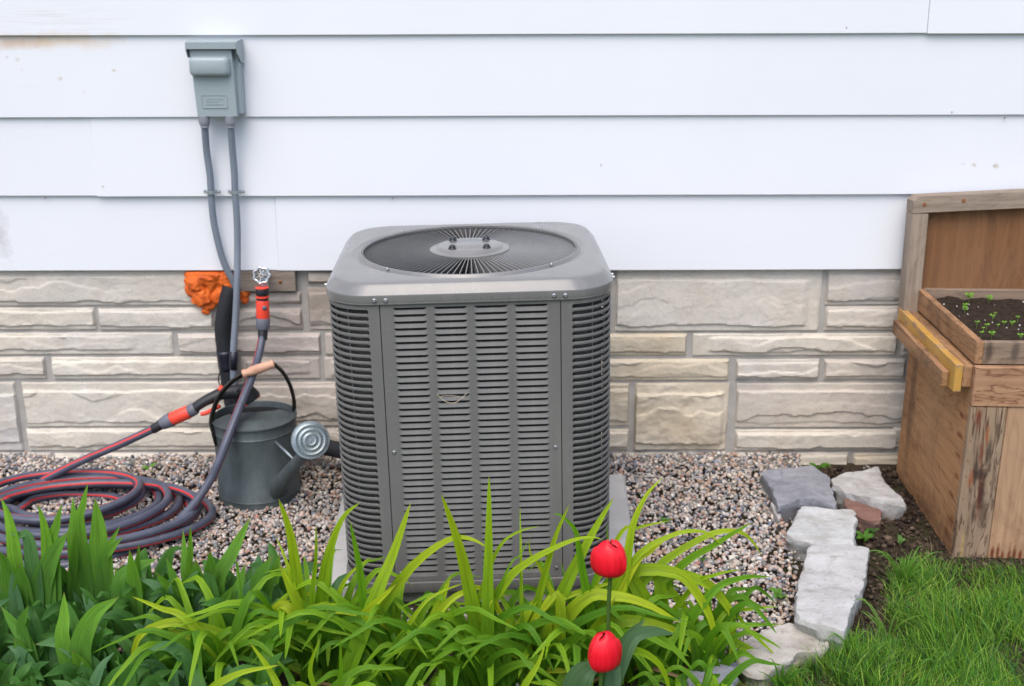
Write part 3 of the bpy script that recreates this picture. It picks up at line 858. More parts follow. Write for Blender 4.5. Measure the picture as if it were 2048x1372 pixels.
        for r in range(NR-1):
            o = mesh_obj('slat', bme, None, cgo); o.location = (0, 0, ZB+(r+1)*PT)
        wr = MB()
        for a in (.62, 1.15):
            x = sgn*((HB-CR)+(CR-.012)*math.sin(a)); y = -((HB-CR)+(CR-.012)*math.cos(a)); wr.tube([(x,y,.04),(x,y,top)], .0016, 6)
        wr.build('guard_wire', M['ac'], cgo, True)
    # ---- side and rear louvre panels (not seen from the front): one mesh each
    one = MB()
    src = front.data; base_v = [v.co.copy() for v in src.vertices]; base_f = [tuple(p.vertices) for p in src.polygons]
    one.add(base_v, base_f)
    sv = [v.co.copy() for v in sm.vertices]; sf = [tuple(p.vertices) for p in sm.polygons]
    for (a, b) in cols:
        for r in range(NR): one.add([V_((v.x*(b-a)/(cols[0][1]-cols[0][0])+a, v.y, v.z+ZB+r*PT)) for v in sv], sf)
    ome = one.mesh('side_panel', 35, M['ac'])
    for k in (1, 2, 3):
        o = mesh_obj('side_panel', ome, None, root); o.rotation_euler = (0, 0, k*PI/2); o['kind'] = 'stuff'
    rc = MB()
    for q in (0, 1):
        arc = [V_(((1 if q == 0 else -1)*((HB-CR)+CR*math.sin(a)), (HB-CR)+CR*math.cos(a), 0)) for a in [PI/2*k/10 for k in range(11)]]
        arc = [V_(((1 if q == 0 else -1)*SX, HB, 0))] + arc + [V_(((1 if q == 0 else -1)*HB, SX, 0))]
        rc.loft([[p+V_((0,0,.034)) for p in arc], [p+V_((0,0,top)) for p in arc]], False)
    rc.build('rear_corner', M['ac'], root, 40)
    # ---- screws
    def screw(x, z, y=yF):
        mb = MB(); Mx = Matrix.Translation((x, y, z)) @ Matrix.Rotation(PI/2, 4, 'X')
        mb.lathe([(.0056,-.001),(.0056,.0008),(.0042,.0014),(.0038,.0015),(.0036,.0030),(.0028,.0034),(.0012,.0030),(0,.0026)], 12, Mx)
        mb.build('screw', M['screw'], root, 30)
    for x in (-.2355,-.2075,.2075,.2355): screw(x, ct-.040, -.3680)
    screw(-.208, ZB+.362); screw(.208, ZB+.362); screw(-.208, .06); screw(.208, .06)
    for (sx, y, z) in ((-1,-.215,ct-.036),(1,-.22,ct-.036),(1,-.19,ct-.036)):
        mb = MB(); mb.lathe([(.0062,-.001),(.0062,.0012),(.0044,.002),(.0042,.0065),(0,.0065)], 10, Matrix.Translation((sx*.368, y, z)) @ Matrix.Rotation(sx*PI/2, 4, 'Y'))
        mb.build('screw', M['screw'], root, 30)
    # dry straw caught in the louvres
    return root
AC = build_ac()
def build_straw():
    sm_ = simple('dry_straw', (.50, .42, .30), .7)
    o = at(905, 795, R=2.735)
    pts = [at(x, y, R=2.732)-o for x, y in ((874,788),(885,799),(900,806),(915,803),(933,787))]
    mb = MB().tube(catmull(pts, 6), .0007, 6); mb.tube(catmull([at(x, y, R=2.731)-o for x, y in ((880,793),(895,791),(912,792),(930,797))], 5), .0005, 5)
    ob = mb.build('straw', sm_, None, True); ob.location = o
    tag(ob, 'dry curved straw caught on the front louvres of the air conditioner', 'straw')
build_straw()

# ---------------------------------------------------------------- watering can
def build_can():
    bx, by = -.827, -.258
    root = empty('watering_can', (bx, by, .006)); o = Vector((bx, by, .006))
    tag(root, 'old galvanised metal watering can with wooden grip standing on the gravel', 'watering can')
    r = .131; h = .272
    body = MB(); body.lathe([(0,.004),(r-.004,.004),(r-.001,0),(r+.002,.004),(r+.0005,.010),(r,.022),(r+.002,.0245),(r,.027),(r-.001,h-.038),(r+.0015,h-.035),(r-.001,h-.031),(r,h-.004),(r+.004,h-.001),(r+.004,h+.003),(r,h+.004),(r-.003,h),(r-.003,.02)], 56)
    body.build('body', M['galv'], root, 40)
    # half lid over the front of the opening, slightly domed
    lid = MB(); L = []
    for i in range(9):
        t = i/8; row = []
        for k in range(33):
            a = -PI*1.07 + PI*1.14*k/32
            rr = (r-.003)*(1-t)
            y = rr*math.sin(a); x = rr*math.cos(a)
            z = h + .002 + .012*sstep(0, .30, t) + (.003 if .30 < t < .42 else 0)
            X_ = x; Y_ = min(y, .010+.40*x); row.append(Vector((X_*(1 if t < .98 else .9), Y_, z-(.004 if Y_ < y else 0))))
        L.append(row)
    lid.loft(L, False); lo = lid.build('lid', M['galv'], root, 50)
    MB().lathe([(r-.0035,h-.016),(0,h-.016)], 40).build('opening_shade', M['black'], root)  # black disc puts the shade of the open can into colour
    # spout and rose
    s0 = Vector((-.756,-.350,.062)) - o; s1 = Vector((-.617,-.478,.262)) - o
    d = (s1-s0)
    sp = MB(); sp.tube([s0-d*.12, s0, s0+d*.35, s0+d*.7, s1], [.030,.028,.023,.018,.0155], 20); sp.build('spout', M['galv'], root, 50)
    c = at(621, 880, R=3.195) - o
    face = (Vector((0, CAMY, CAMZ)) - (c+o)).normalized(); face = (face + Vector((.10, 0, .02))).normalized()
    Q = Matrix.Translation(c) @ face.to_track_quat('Z', 'Y').to_matrix().to_4x4()
    rz = MB(); rz.lathe([(.016,-.045),(.020,-.030),(.048,-.010),(.0565,-.004),(.058,0),(.0565,.003),(.052,.003),(.047,.0045),(.044,.006),(.040,.004),(.034,.0045),(.030,.007),(.026,.005),(.020,.0055),(.016,.0085),(.012,.007),(0,.0085)], 48, Q)
    ro = rz.build('rose', M['galv_light'], root, 40)
    hl = MB()
    for (rr, n, zz) in ((.050,34,.0042),(.0375,26,.0052),(.0235,17,.0062),(.0085,7,.0084)):
        for k in range(n):
            a = 2*PI*k/n + rr*50
            hl.lathe([(.0013,0),(0,.0002)], 5, Q @ Matrix.Translation((rr*math.cos(a), rr*math.sin(a), zz)))
    hl.build('hole', M['black'], ro)
    a_ = at(545, 878, R=3.355)-o; b_ = s0 + d*.66
    MB().tube([a_, b_], .0045, 10).build('brace', M['galv_light'], root, True)
    # bail handle
    pts = [((434,890),3.372),((428,868),3.375),((423,838),3.39),((437,795),3.41),((462,765),3.43),((488,747),3.44)]
    pth = catmull([at(x, y, R=q)-o for (x, y), q in pts], 6)
    pts2 = [((548,728),3.46),((566,745),3.47),((580,770),3.48),((588,800),3.49),((588,822),3.50)]
    pth2 = catmull([at(x, y, R=q)-o for (x, y), q in pts2], 6)
    hd = MB(); hd.tube(pth, .0105, 10, True, .6, (0, 0, 1)); hd.tube(pth2, .0105, 10, True, .6, (0, 0, 1)); ho = hd.build('handle', M['strap'], root, 50)
    g0, g1 = at(484, 749, R=3.44)-o, at(549, 727, R=3.462)-o; g = g1-g0
    gr = MB(); gr.tube([g0, g0+g*.03, g0+g*.10, g0+g*.14, g0+g*.3, g0+g*.5, g0+g*.7, g0+g*.88, g0+g*.93, g0+g*.98, g1], [.007,.0135,.0145,.0120,.0150,.0160,.0150,.0125,.0150,.0140,.006], 18)
    gr.build('grip', M['grip'], ho, 50)
build_can()

# ---------------------------------------------------------------- hose
def build_hose():
    gx, gy = -1.362, -.430
    P_ = []
    for (x, y), r in (((318,852),3.44),((250,884),3.43),((150,928),3.42),((60,975),3.41),((-20,1012),3.38)): P_.append(at(x, y, R=r))
    P_.append(at(-90,1048,R=3.27)); P_.append(at(-90,1090,R=3.1)); P_.append(at(-20,1120,R=3.02))
    def loop(cx, cy, rx, ry, a0, a1, z, n):
        for k in range(n):
            a = math.radians(a0 + (a1-a0)*k/n)
            wob = 1 + .03*math.sin(3*a+cx*9)
            P_.append(Vector((cx+rx*wob*math.cos(a), cy+ry*wob*math.sin(a), z + .004*math.sin(2*a+z*100))))
    loop(gx-.03, gy+.03, .165, .120, 215, 575, .020, 11)
    loop(gx+.01, gy-.03, .355, .290, 215, 575, .016, 14)
    loop(gx+.03, gy-.05, .325, .262, 215, 575, .018, 14)
    loop(gx+.05, gy-.07, .375, .235, 215, 575, .043, 14)
    loop(gx+.015, gy+.005, .290, .225, 215, 575, .040, 13)
    loop(gx-.01, gy+.02, .250, .195, 215, 575, .043, 12)
    loop(gx-.02, gy+.035, .205, .155, 215, 575, .060, 12)
    loop(gx-.045, gy+.015, .230, .175, 215, 560, .082, 12)
    loop(gx+.065, gy-.085, .325, .215, 200, 575, .070, 13)
    loop(gx+.01, gy-.03, .275, .205, 215, 575, .068, 12)
    # under-run, then the free end rises in front of the can to the tap
    for (x, y), r in (((60,1108),3.03),((150,1122),3.00),((245,1103),3.03),((300,1078),3.08),((345,1052),3.13),((385,1012),3.17),((418,965),3.22),((440,918),3.25),((462,860),3.30),((482,808),3.37),((503,757),3.45),((516,715),3.53),((524,678),3.575),((527,658),3.585)):
        P_.append(at(x, y, R=r))
    o = Vector((gx, gy, .0)); root = empty('garden_hose', o)
    tag(root, 'coiled dark grey garden hose with red stripes running from the tap over the gravel', 'hose')
    path = [p-o for p in catmull(P_, 9)]
    # resample evenly
    ev = [path[0]]; step = .016; acc = 0
    for i in range(1, len(path)):
        seg = path[i]-path[i-1]; L = seg.length; t = step-acc
        while t <= L: ev.append(path[i-1]+seg*(t/L)); t += step
        acc = L-(t-step)
    path = ev; m = len(path); n = 16; rad = .0132
    v = []; f = []; uvs = []
    T = [(path[min(i+1,m-1)]-path[max(i-1,0)]).normalized() for i in range(m)]
    N = None
    for i in range(m):
        N = (Vector((0,0,1)) if N is None else N); N = (N - T[i]*N.dot(T[i])).normalized()
        # ease the frame back to upright so the stripes stay along the flank
        U = Vector((0,0,1)) - T[i]*T[i].z
        if U.length > .25: N = (N*.8 + U.normalized()*.2).normalized()
        B = T[i].cross(N); tw = .55 + .9*noise.noise(Vector((i*.012, 5, 0)))
        for k in range(n+1):
            a = 2*PI*k/n + tw; v.append(path[i] + N*(math.cos(a)*rad) + B*(math.sin(a)*rad)); uvs.append((k/n, i*.02))
    for i in range(m-1):
        for k in range(n): f.append((i*(n+1)+k, i*(n+1)+k+1, (i+1)*(n+1)+k+1, (i+1)*(n+1)+k))
    me = bpy.data.meshes.new('tube'); me.from_pydata([tuple(p) for p in v], [], f)
    ul = me.uv_layers.new(name='UVMap')
    li = np.zeros(len(me.loops), dtype=np.int32); me.loops.foreach_get('vertex_index', li)
    ul.data.foreach_set('uv', np.array(uvs, dtype=np.float32)[li].ravel())
    me.shade_smooth(); mesh_obj('tube', me, M['hose'], root)
    # connector on the tap end
    def seg(a, b, ra, rb, mat, name, k=18, parent=root):
        return MB().tube([a, a.lerp(b, .08), a.lerp(b, .92), b], [ra*.94, ra, rb, rb*.94], k).build(name, M[mat], parent, 50)
    top = at(524, 576, R=3.595)-o; q = [top, at(525, 600, R=3.595)-o, at(526, 636, R=3.592)-o, at(526, 658, R=3.588)-o, at(525, 680, R=3.578)-o]
    seg(q[0], q[0].lerp(q[1], .62), .0205, .0205, 'rubber', 'tap_adapter'); seg(q[0]+Vector((0,0,.003)), q[0], .0215, .0215, 'hose_red', 'washer_ring')
    seg(q[0].lerp(q[1], .62), q[0].lerp(q[1], .78), .0218, .0218, 'hose_red', 'lock_ring'); seg(q[0].lerp(q[1], .78), q[1], .0195, .0195, 'rubber', 'collar')
    cn = seg(q[1], q[2], .0212, .0220, 'hose_red', 'quick_connector')
    MB().lathe([(0,.0015),(.0075,.001),(.008,-.004)], 16, Matrix.Translation(q[1].lerp(q[2], .35)+Vector((.010,-.0195,0))) @ Matrix.Rotation(PI/2-.1, 4, 'X') @ Matrix.Rotation(.45, 4, 'Y')).build('button', M['hose_grey'], cn, True)
    seg(q[2], q[3], .0235, .0220, 'hose_grey', 'nut'); seg(q[3], q[4], .0165, .0155, 'rubber', 'sleeve')
    # nozzle end
    a0 = at(305, 859, R=3.44)-o; a1 = at(324, 848, R=3.44)-o; a2 = at(344, 838, R=3.44)-o; a3 = at(379, 823, R=3.44)-o; a4 = at(392, 816, R=3.44)-o
    seg(a0, a1, .0155, .0165, 'rubber', 'sleeve'); seg(a1, a2, .0200, .0240, 'hose_grey', 'nut'); cn2 = seg(a2, a3, .0225, .0220, 'hose_red', 'quick_connector')
    seg(a3, a4, .0205, .0200, 'hose_grey', 'collar')
    return o
build_hose()
def build_gun():
    P0 = at(390, 817, R=3.44); o = P0
    root = empty('spray_gun', o); tag(root, 'black spray gun with orange trigger lying across the top of the watering can', 'spray gun')
    pts = [(388,818,.019),(400,808,.021),(420,797,.022),(445,787,.024),(470,783,.027),(492,782,.026)]
    path = [at(x, y, R=3.44+.0004*(x-388))-o for x, y, _ in pts]
    MB().tube(catmull(path, 4), [.018+.008*sstep(0, 20, i) for i in range(21)], 16, True, .85).build('grip', M['rubber'], root, True)
    head = [at(x, y, R=3.47)-o for x, y in ((482,772),(498,790),(506,800))]
    MB().tube(catmull(head, 4), [.024,.026,.028,.029,.030,.030,.030,.030,.028], 18).build('head', M['rubber'], root, 50)
    MB().tube([at(504,800,R=3.475)-o, at(506,803,R=3.474)-o], .0295, 18).build('nozzle_ring', M['hose_red'], root, 50)
    tr = [at(x, y, R=3.425)-o for x, y in ((402,828),(412,826),(424,820),(440,812))]
    MB().tube(catmull(tr, 4), .007, 10).build('trigger', M['hose_red'], root, True)
    k = at(441, 778, R=3.425)-o
    MB().lathe([(0,.006),(.006,.005),(.0085,.0),(.0085,-.01)], 16, Matrix.Translation(k) @ Matrix.Rotation(PI/2, 4, 'X')).build('knob', M['hose_red'], root, True)
build_gun()
# ---------------------------------------------------------------- planter
def build_planter():
    X0, Y0 = 1.283, -.680; rot = -2.6
    root = empty('planter_box', (X0, Y0, 0), (0, 0, math.radians(rot)))
    tag(root, 'tall weathered wooden planter box with dark soil, yellow side rail and rust stains', 'planter')
    WM = Matrix.Translation((X0, Y0, 0)) @ Matrix.Rotation(math.radians(rot), 4, 'Z')
    w = lambda x, y, z: tuple(WM @ Vector((x, y, z)))
    rust = (.16, .035, .012); dk = (.03, .02, .015)
    V_ = Vector
    wood_side = m_wood('planter_plywood_side', (.50, .27, .125), (.20, .085, .035), 1, 42, .55, .8,
        [(w(0,.05,.42),(.3,.03,.012),rust,.8),(w(0,.04,.36),(.3,.03,.010),rust,.8),(w(0,.04,.30),(.3,.035,.010),rust,.7),(w(0,.03,.24),(.3,.03,.010),rust,.7),
         (w(0,.05,.17),(.3,.03,.012),rust,.7),(w(0,.03,.10),(.3,.03,.015),rust,.7),(w(0,.05,.05),(.3,.04,.02),rust,.7),(w(0,.50,.3),(.3,.04,.3),(.09,.05,.035),.6),  # last entry: darker strip near the back edge
         (w(0,.20,.03),(.3,.3,.04),(.10,.055,.03),.5),(w(0,.3,.35),(.3,.12,.2),(.42,.25,.13),.5)], .6, .15)  # darker along the bottom, lighter patch in the middle
    wood_front = m_wood('planter_front_wood', (.44, .26, .15), (.15, .055, .03), 0, 55, .6, .8, None, .9, .15)
    burn = [(w(.022+.03*((i*7)%4)/3,0,z),(.009,.3,r*1.9),c,k*.85) for i, (z, r, c, k) in enumerate( ((.44,.03,rust,.9),(.385,.022,(.30,.09,.03),.8),(.33,.03,rust,.7),(.285,.03,dk,.85),(.255,.022,(.26,.07,.02),.7),(.20,.05,rust,.8),(.15,.03,dk,.8),(.10,.04,dk,.55),(.045,.03,(.45,.33,.10),.6)))]
    burn += [(w(.062,0,.33),(.010,.3,.07),dk,.75),(w(.056,0,.21),(.012,.3,.08),(.05,.02,.015),.85),(w(.07,0,.14),(.016,.3,.07),(.08,.05,.035),.75),(w(.078,0,.40),(.009,.3,.05),(.06,.035,.025),.7),(w(.045,0,.27),(.02,.3,.022),dk,.8),(w(.085,0,.25),(.007,.3,.09),(.10,.06,.04),.6)]
    wood_post = m_wood('planter_corner_board', (.38, .27, .18), (.07, .035, .02), 2, 46, .5, .82, burn, 1.0)
    drip = [(w(x,0,.012),(.006,.3,r),rust,.95) for x, r in ((.112,.030),(.127,.045),(.141,.022),(.160,.042),(.174,.055),(.192,.03),(.215,.04),(.24,.05),(.27,.03))]
    wood_panel = m_wood('planter_front_panel_wood', (.46, .29, .175), (.20, .10, .055), 2, 60, .3, .8, drip, .35, .15)
    wood_tray = m_wood('tray_wood', (.40, .22, .11), (.11, .055, .025), 1, 55, .4, .8, None, .6, .2)
    wood_tray_f = m_wood('tray_front_wood', (.30, .215, .15), (.07, .05, .04), 0, 55, .4, .8,
        [(w(.035,0,.63),(.014,.3,.05),dk,.7),(w(.105,0,.63),(.016,.3,.05),(.06,.05,.045),.7),(w(.20,0,.63),(.02,.3,.05),dk,.6)], .5)
    def m_yellow():
        t = NT('flaking_yellow_paint'); n = t.noise(26, 6, .7, t.mapping((1.5, .5, 1.5)))
        wdc = t.ramp(t.noise(50, 5, .6), [(.3, (.26, .15, .08)), (.7, (.40, .26, .15))])
        t.col(t.mix(t.ramp(n, [(.42, 0), (.47, 1)]), wdc, t.ramp(t.noise(9, 4, .6), [(.3, (.40, .21, .035)), (.7, (.54, .31, .07))]))); t.rough(.6)
        t.bump(n, .4, .002); return t.m
    yel = m_yellow()
    wood_back = m_wood('back_panel_plywood', (.23, .11, .048), (.085, .036, .016), 2, 34, .4, .75,
        [(w(-.02+.0,.6,.75),(.05,.3,.10),(.08,.035,.02),.5)], .35, .1)
    W, D, H = .80, .585, .656
    # side walls
    sd = MB(); sd.loft([[V_((0,0,.0)), V_((0,0,H-.075)), V_((0,D,H-.075)), V_((0,D,.0))], [V_((.014,0,.0)), V_((.014,0,H-.075)), V_((.014,D,H-.075)), V_((.014,D,.0))]], True, True, True)
    sd.build('side_board', wood_side, root)
    MB().box((W-.014, 0, 0), (W, D, H-.075)).build('side_board', wood_side, root)
    MB().box((.014, D-.015, 0), (W-.014, D, H-.075)).build('rear_board', wood_side, root)
    # front: corner board, knotty rail, big panels
    MB().box((-.001, -.019, .002), (.098, -.0005, .470), bev=.0015).build('corner_board', wood_post, root)
    MB().box((.1005, -.016, .000), (.42, -.0005, .470), bev=.0015).build('front_board', wood_panel, root)
    MB().box((.4225, -.016, .000), (.70, -.0005, .470), bev=.0015).build('front_board', wood_panel, root)
    MB().box((.7025, -.019, .000), (W+.001, -.0005, .470), bev=.0015).build('corner_board', wood_post, root)
    MB().box((-.002, -.021, .4725), (W, -.0005, H-.067), bev=.002).build('front_rail', wood_front, root)
    # soil tray standing proud above: four boards
    TZ0, TZ1 = H-.066, H; 
    MB().box((.000, .0, TZ0), (.020, D-.005, TZ1), bev=.002).build('tray_board', wood_tray, root)
    MB().box((W-.020, .0, TZ0), (W, D-.005, TZ1), bev=.002).build('tray_board', wood_tray, root)
    MB().box((.0205, .0, TZ0), (W-.0205, .020, TZ1-.001), bev=.002).build('tray_board', wood_tray_f, root)
    MB().box((.0205, D-.025, TZ0), (W-.0205, D-.005, TZ1-.001), bev=.002).build('tray_board', wood_tray_f, root)
    # side rails: yellow one against the box, plain one outside it; filler ledge between
    MB().box((-.026, .004, H-.135), (-.0005, D-.02, H-.072), bev=.002).build('ledge_rail', wood_tray, root)
    MB().box((-.048, .006, H-.150), (-.0265, D+.0, H-.070), bev=.0015).build('yellow_rail', yel, root)['label'] = 'rail with flaking yellow paint'
    MB().box((-.068, .050, H-.150), (-.0485, D-.02, H-.104), bev=.002).build('outer_rail', wood_tray, root)
    # soil surface
    sm_ = MB(); nx, ny = 70, 52; v = []
    for j in range(ny+1):
        for i in range(nx+1):
            x = .0205+(W-.041)*i/nx; y = .0205+(D-.046)*j/ny
            z = H-.030 + .010*noise.noise(Vector((x*14, y*14, 2))) + .006*noise.noise(Vector((x*45, y*45, 2)))
            v.append((x, y, z))
    sm_.add(v, [(j*(nx+1)+i, j*(nx+1)+i+1, (j+1)*(nx+1)+i+1, (j+1)*(nx+1)+i) for j in range(ny) for i in range(nx)])
    sm_.build('soil', M['soil'], root, True)
    # tacks on the corner
    for z in (.475, .44, .37, .31, .26, .19, .12):
        MB().lathe([(0,-.001),(.0022,-.0006),(.0025,.001)], 8, Matrix.Translation((.008, -.0195, z)) @ Matrix.Rotation(PI/2, 4, 'X') @ Matrix.Scale(-1, 4, (0,0,1))).build('nail', M['rust'], root)
    # white perlite grains
    pm = MB(); rnd = random.Random(3)
    for k in range(45):
        x, y = rnd.uniform(.03, .45), rnd.uniform(.03, D-.04); z = H-.026+.010*noise.noise(Vector((x*14, y*14, 2))) ; s = rnd.uniform(.0008, .0018)
        pm.box((x-s, y-s, z-s), (x+s, y+s, z+s), Matrix.Translation((x,y,z)) @ Matrix.Rotation(rnd.random()*3, 4, 'Z') @ Matrix.Rotation(rnd.random()*3, 4, 'X') @ Matrix.Translation((-x,-y,-z)))
    o = pm.build('perlite', simple('perlite', (.6, .6, .58), .8), root); o['kind'] = 'stuff'
    return WM, H, D, wood_back
PWM, PH, PD, WOODB = build_planter()

def build_back_panel():
    # framed plywood panel leaning on the house wall behind the box
    a = at(1820, 430, R=3.60); x0 = a.x
    root = empty('leaning_panel', (x0, -.125, .30), (math.radians(-2.5), 0, math.radians(-2.0)))
    tag(root, 'framed brown plywood panel leaning on the wall behind the planter box', 'panel')
    Wd = 1.05; Ht = .655; s = .052
    V_ = Vector
    frame = m_wood('panel_frame_wood', (.33, .265, .205), (.11, .08, .06), 0, 60, .5, .85, None, .4)
    frame_v = m_wood('panel_stile_wood', (.34, .275, .215), (.14, .10, .075), 2, 60, .3, .85, None, .3)
    up = .055
    L = [[V_((0,-.022,Ht-s)), V_((Wd,-.022,Ht-s+up)), V_((Wd,-.022,Ht+up)), V_((.018,-.022,Ht)), V_((0,-.022,Ht-.014))],
         [V_((0,.045,Ht-s)), V_((Wd,.045,Ht-s+up)), V_((Wd,.045,Ht+up)), V_((.018,.045,Ht)), V_((0,.045,Ht-.014))]]
    rail = MB().loft(L, True, True, True).build('top_rail', frame, root)
    MB().box((.0, -.020, .26), (.052, .044, Ht-s-.001), bev=.003).build('stile', frame_v, root)
    MB().box((Wd-.052, -.020, 0), (Wd, .044, Ht-s+.05), bev=.003).build('stile', frame_v, root)
    pl = MB().loft([[V_((.0525,.012,.05)), V_((Wd-.0525,.012,.05)), V_((Wd-.0525,.012,Ht-s+.048)), V_((.0525,.012,Ht-s-.001))],
                    [V_((.0525,.024,.05)), V_((Wd-.0525,.024,.05)), V_((Wd-.0525,.024,Ht-s+.048)), V_((.0525,.024,Ht-s-.001))]], True, True, True)
    pl.build('plywood_sheet', WOODB, root)
    for x, z in ((.035, Ht-.025), (.155, Ht-.012)):
        MB().lathe([(0,.0012),(.006,.001),(.0075,-.001)], 12, Matrix.Translation((x,-.0222,z)) @ Matrix.Rotation(PI/2, 4, 'X')).build('knot', M['rust'], rail)
    # props below, out of view behind the box
    MB().box((.12, .025, -.30), (.16, .060, .10)).build('leg', frame_v, root); MB().box((Wd-.16, .025, -.30), (Wd-.12, .060, .10)).build('leg', frame_v, root)
build_back_panel()

# ---------------------------------------------------------------- leaf mesh maker
def leaf_mesh(name, pts, w, kind='lily', c0=(.05,.12,.01), c1=(.1,.2,.02), fold=.25, facing=(0,-.6,.8), twist=0.0, seg=None, origin=None, tip=None):
    P_ = catmull(pts, max(3, (seg or 14)//(len(pts)-1)))
    m = len(P_); v = []; cols = []; uvs = []; F = Vector(facing).normalized()
    cum = [0]
    for i in range(1, m): cum.append(cum[-1]+(P_[i]-P_[i-1]).length)
    tot = cum[-1] or 1
    prev = None
    for i in range(m):
        t = cum[i]/tot
        T = (P_[min(i+1,m-1)]-P_[max(i-1,0)]).normalized()
        S = T.cross(F)
        if S.length < .15: S = prev if prev is not None else Vector((1,0,0))
        S = (S - T*S.dot(T)).normalized()
        if prev is not None and S.dot(prev) < 0: S = -S
        prev = S.copy()
        if twist: S = Matrix.Rotation(twist*(t-.3), 3, T) @ S
        Nn = S.cross(T).normalized()
        if kind == 'lily': wd = w*(.62+.38*sstep(0,.35,t))*(max(0, 1-t)**.62)*(1.12 if t < .5 else 1.12)
        elif kind == 'broad': wd = w*(.50+.50*sstep(0,.45,t))*max(0, 1-((t-.45)/.55)**2.4 if t > .45 else 1)
        elif kind == 'grass': wd = w*(1-t)**.6
        wd = max(wd, .0003)
        e = noise.noise(Vector((t*7, w*900, P_[0].x*9)))*.05
        for k, u in enumerate((-1, -.5, 0, .5, 1)):
            q = P_[i] + S*(u*wd*(1+e*u)*.5) + Nn*(-fold*wd*.5*(1-abs(u)**1.3)) + Nn*(noise.noise(Vector((t*9, u*2, w*500)))*wd*.05)
            if origin is not None: q = q-origin
            v.append(q)
            mid = .86 if k == 2 else 1.0
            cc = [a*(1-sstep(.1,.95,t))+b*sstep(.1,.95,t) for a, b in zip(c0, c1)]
            if tip is not None and t > .985: cc = [a*.4+b*.6 for a, b in zip(cc, tip)]
            cols.append((cc[0]*mid, cc[1]*mid, cc[2]*mid, 1)); uvs.append((k/4, t*tot*10))
    f = [(i*5+k, i*5+k+1, (i+1)*5+k+1, (i+1)*5+k) for i in range(m-1) for k in range(4)]
    me = bpy.data.meshes.new(name); me.from_pydata([tuple(p) for p in v], [], f)
    ca = me.color_attributes.new('Col', 'FLOAT_COLOR', 'POINT'); ca.data.foreach_set('color', np.array(cols, dtype=np.float32).ravel())
    ul = me.uv_layers.new(name='UVMap'); li = np.zeros(len(me.loops), dtype=np.int32); me.loops.foreach_get('vertex_index', li)
    ul.data.foreach_set('uv', np.array(uvs, dtype=np.float32)[li].ravel()); me.shade_smooth()
    return me

# seedlings in the planter, each a small plant
def build_seedlings():
    px = [((1938,603),.022),((1977,607),.022),((1929,617),.014),((1930,626),.018),((1985,640),.014),((1953,652),.013),((1973,657),.012),((1962,672),.012),
          ((1983,676),.016),((2008,652),.012),((2023,653),.014),((2040,680),.016),((1995,656),.010),((1990,632),.010),((1966,662),.010),((2035,640),.010)]
    where = ['at the back left corner of the soil','at the back of the planter, right of the corner sprout','just left of the back sprouts','below the back left sprout',
        'in the middle of the soil','near the left board, middle','left of centre near the front','close to the front left board','at the front by the tray board','right of centre',
        'near the photo edge, middle','at the front right by the photo edge','between the centre sprouts','right of the middle above the others','at the left front','far right behind the edge']
    for k, ((x, y), s) in enumerate(px):
        rnd = random.Random(k+5)
        b = at(x, y, z=PH-.026); root = empty('seedling', b)
        tag(root, 'tiny green seedling ' + where[k], 'seedling', 'seedlings in the planter soil')
        h = s*.9
        st = MB().tube([(0,0,-.008),(rnd.uniform(-.002,.002),0,h*.5),(0,0,h)], .0007, 5); me = st.mesh('stem')
        ca = me.color_attributes.new('Col', 'FLOAT_COLOR', 'POINT'); ca.data.foreach_set('color', np.tile(np.array((.18,.30,.06,1), np.float32), len(me.vertices)))
        mesh_obj('stem', me, M['grass'], root)
        a0 = rnd.uniform(-.5, .5)
        for q in range(2 if s < .014 else 4):
            a = a0 + PI*q + (PI/2 if q > 1 else 0); L = s*rnd.uniform(.5, .8)
            d = Vector((math.cos(a), math.sin(a)*.8, 0)); z0 = h*(1 if q < 2 else .6)
            pts = [Vector((0,0,z0)), d*L*.5+Vector((0,0,z0+L*.35)), d*L+Vector((0,0,z0+L*.25))]
            mesh_obj('leaf', leaf_mesh('leaf', pts, L*.75, 'broad', (.14,.30,.03), (.20,.40,.05), .1, (0,-.5,.8), 0, 6), M['leaf'], root)
build_seedlings()

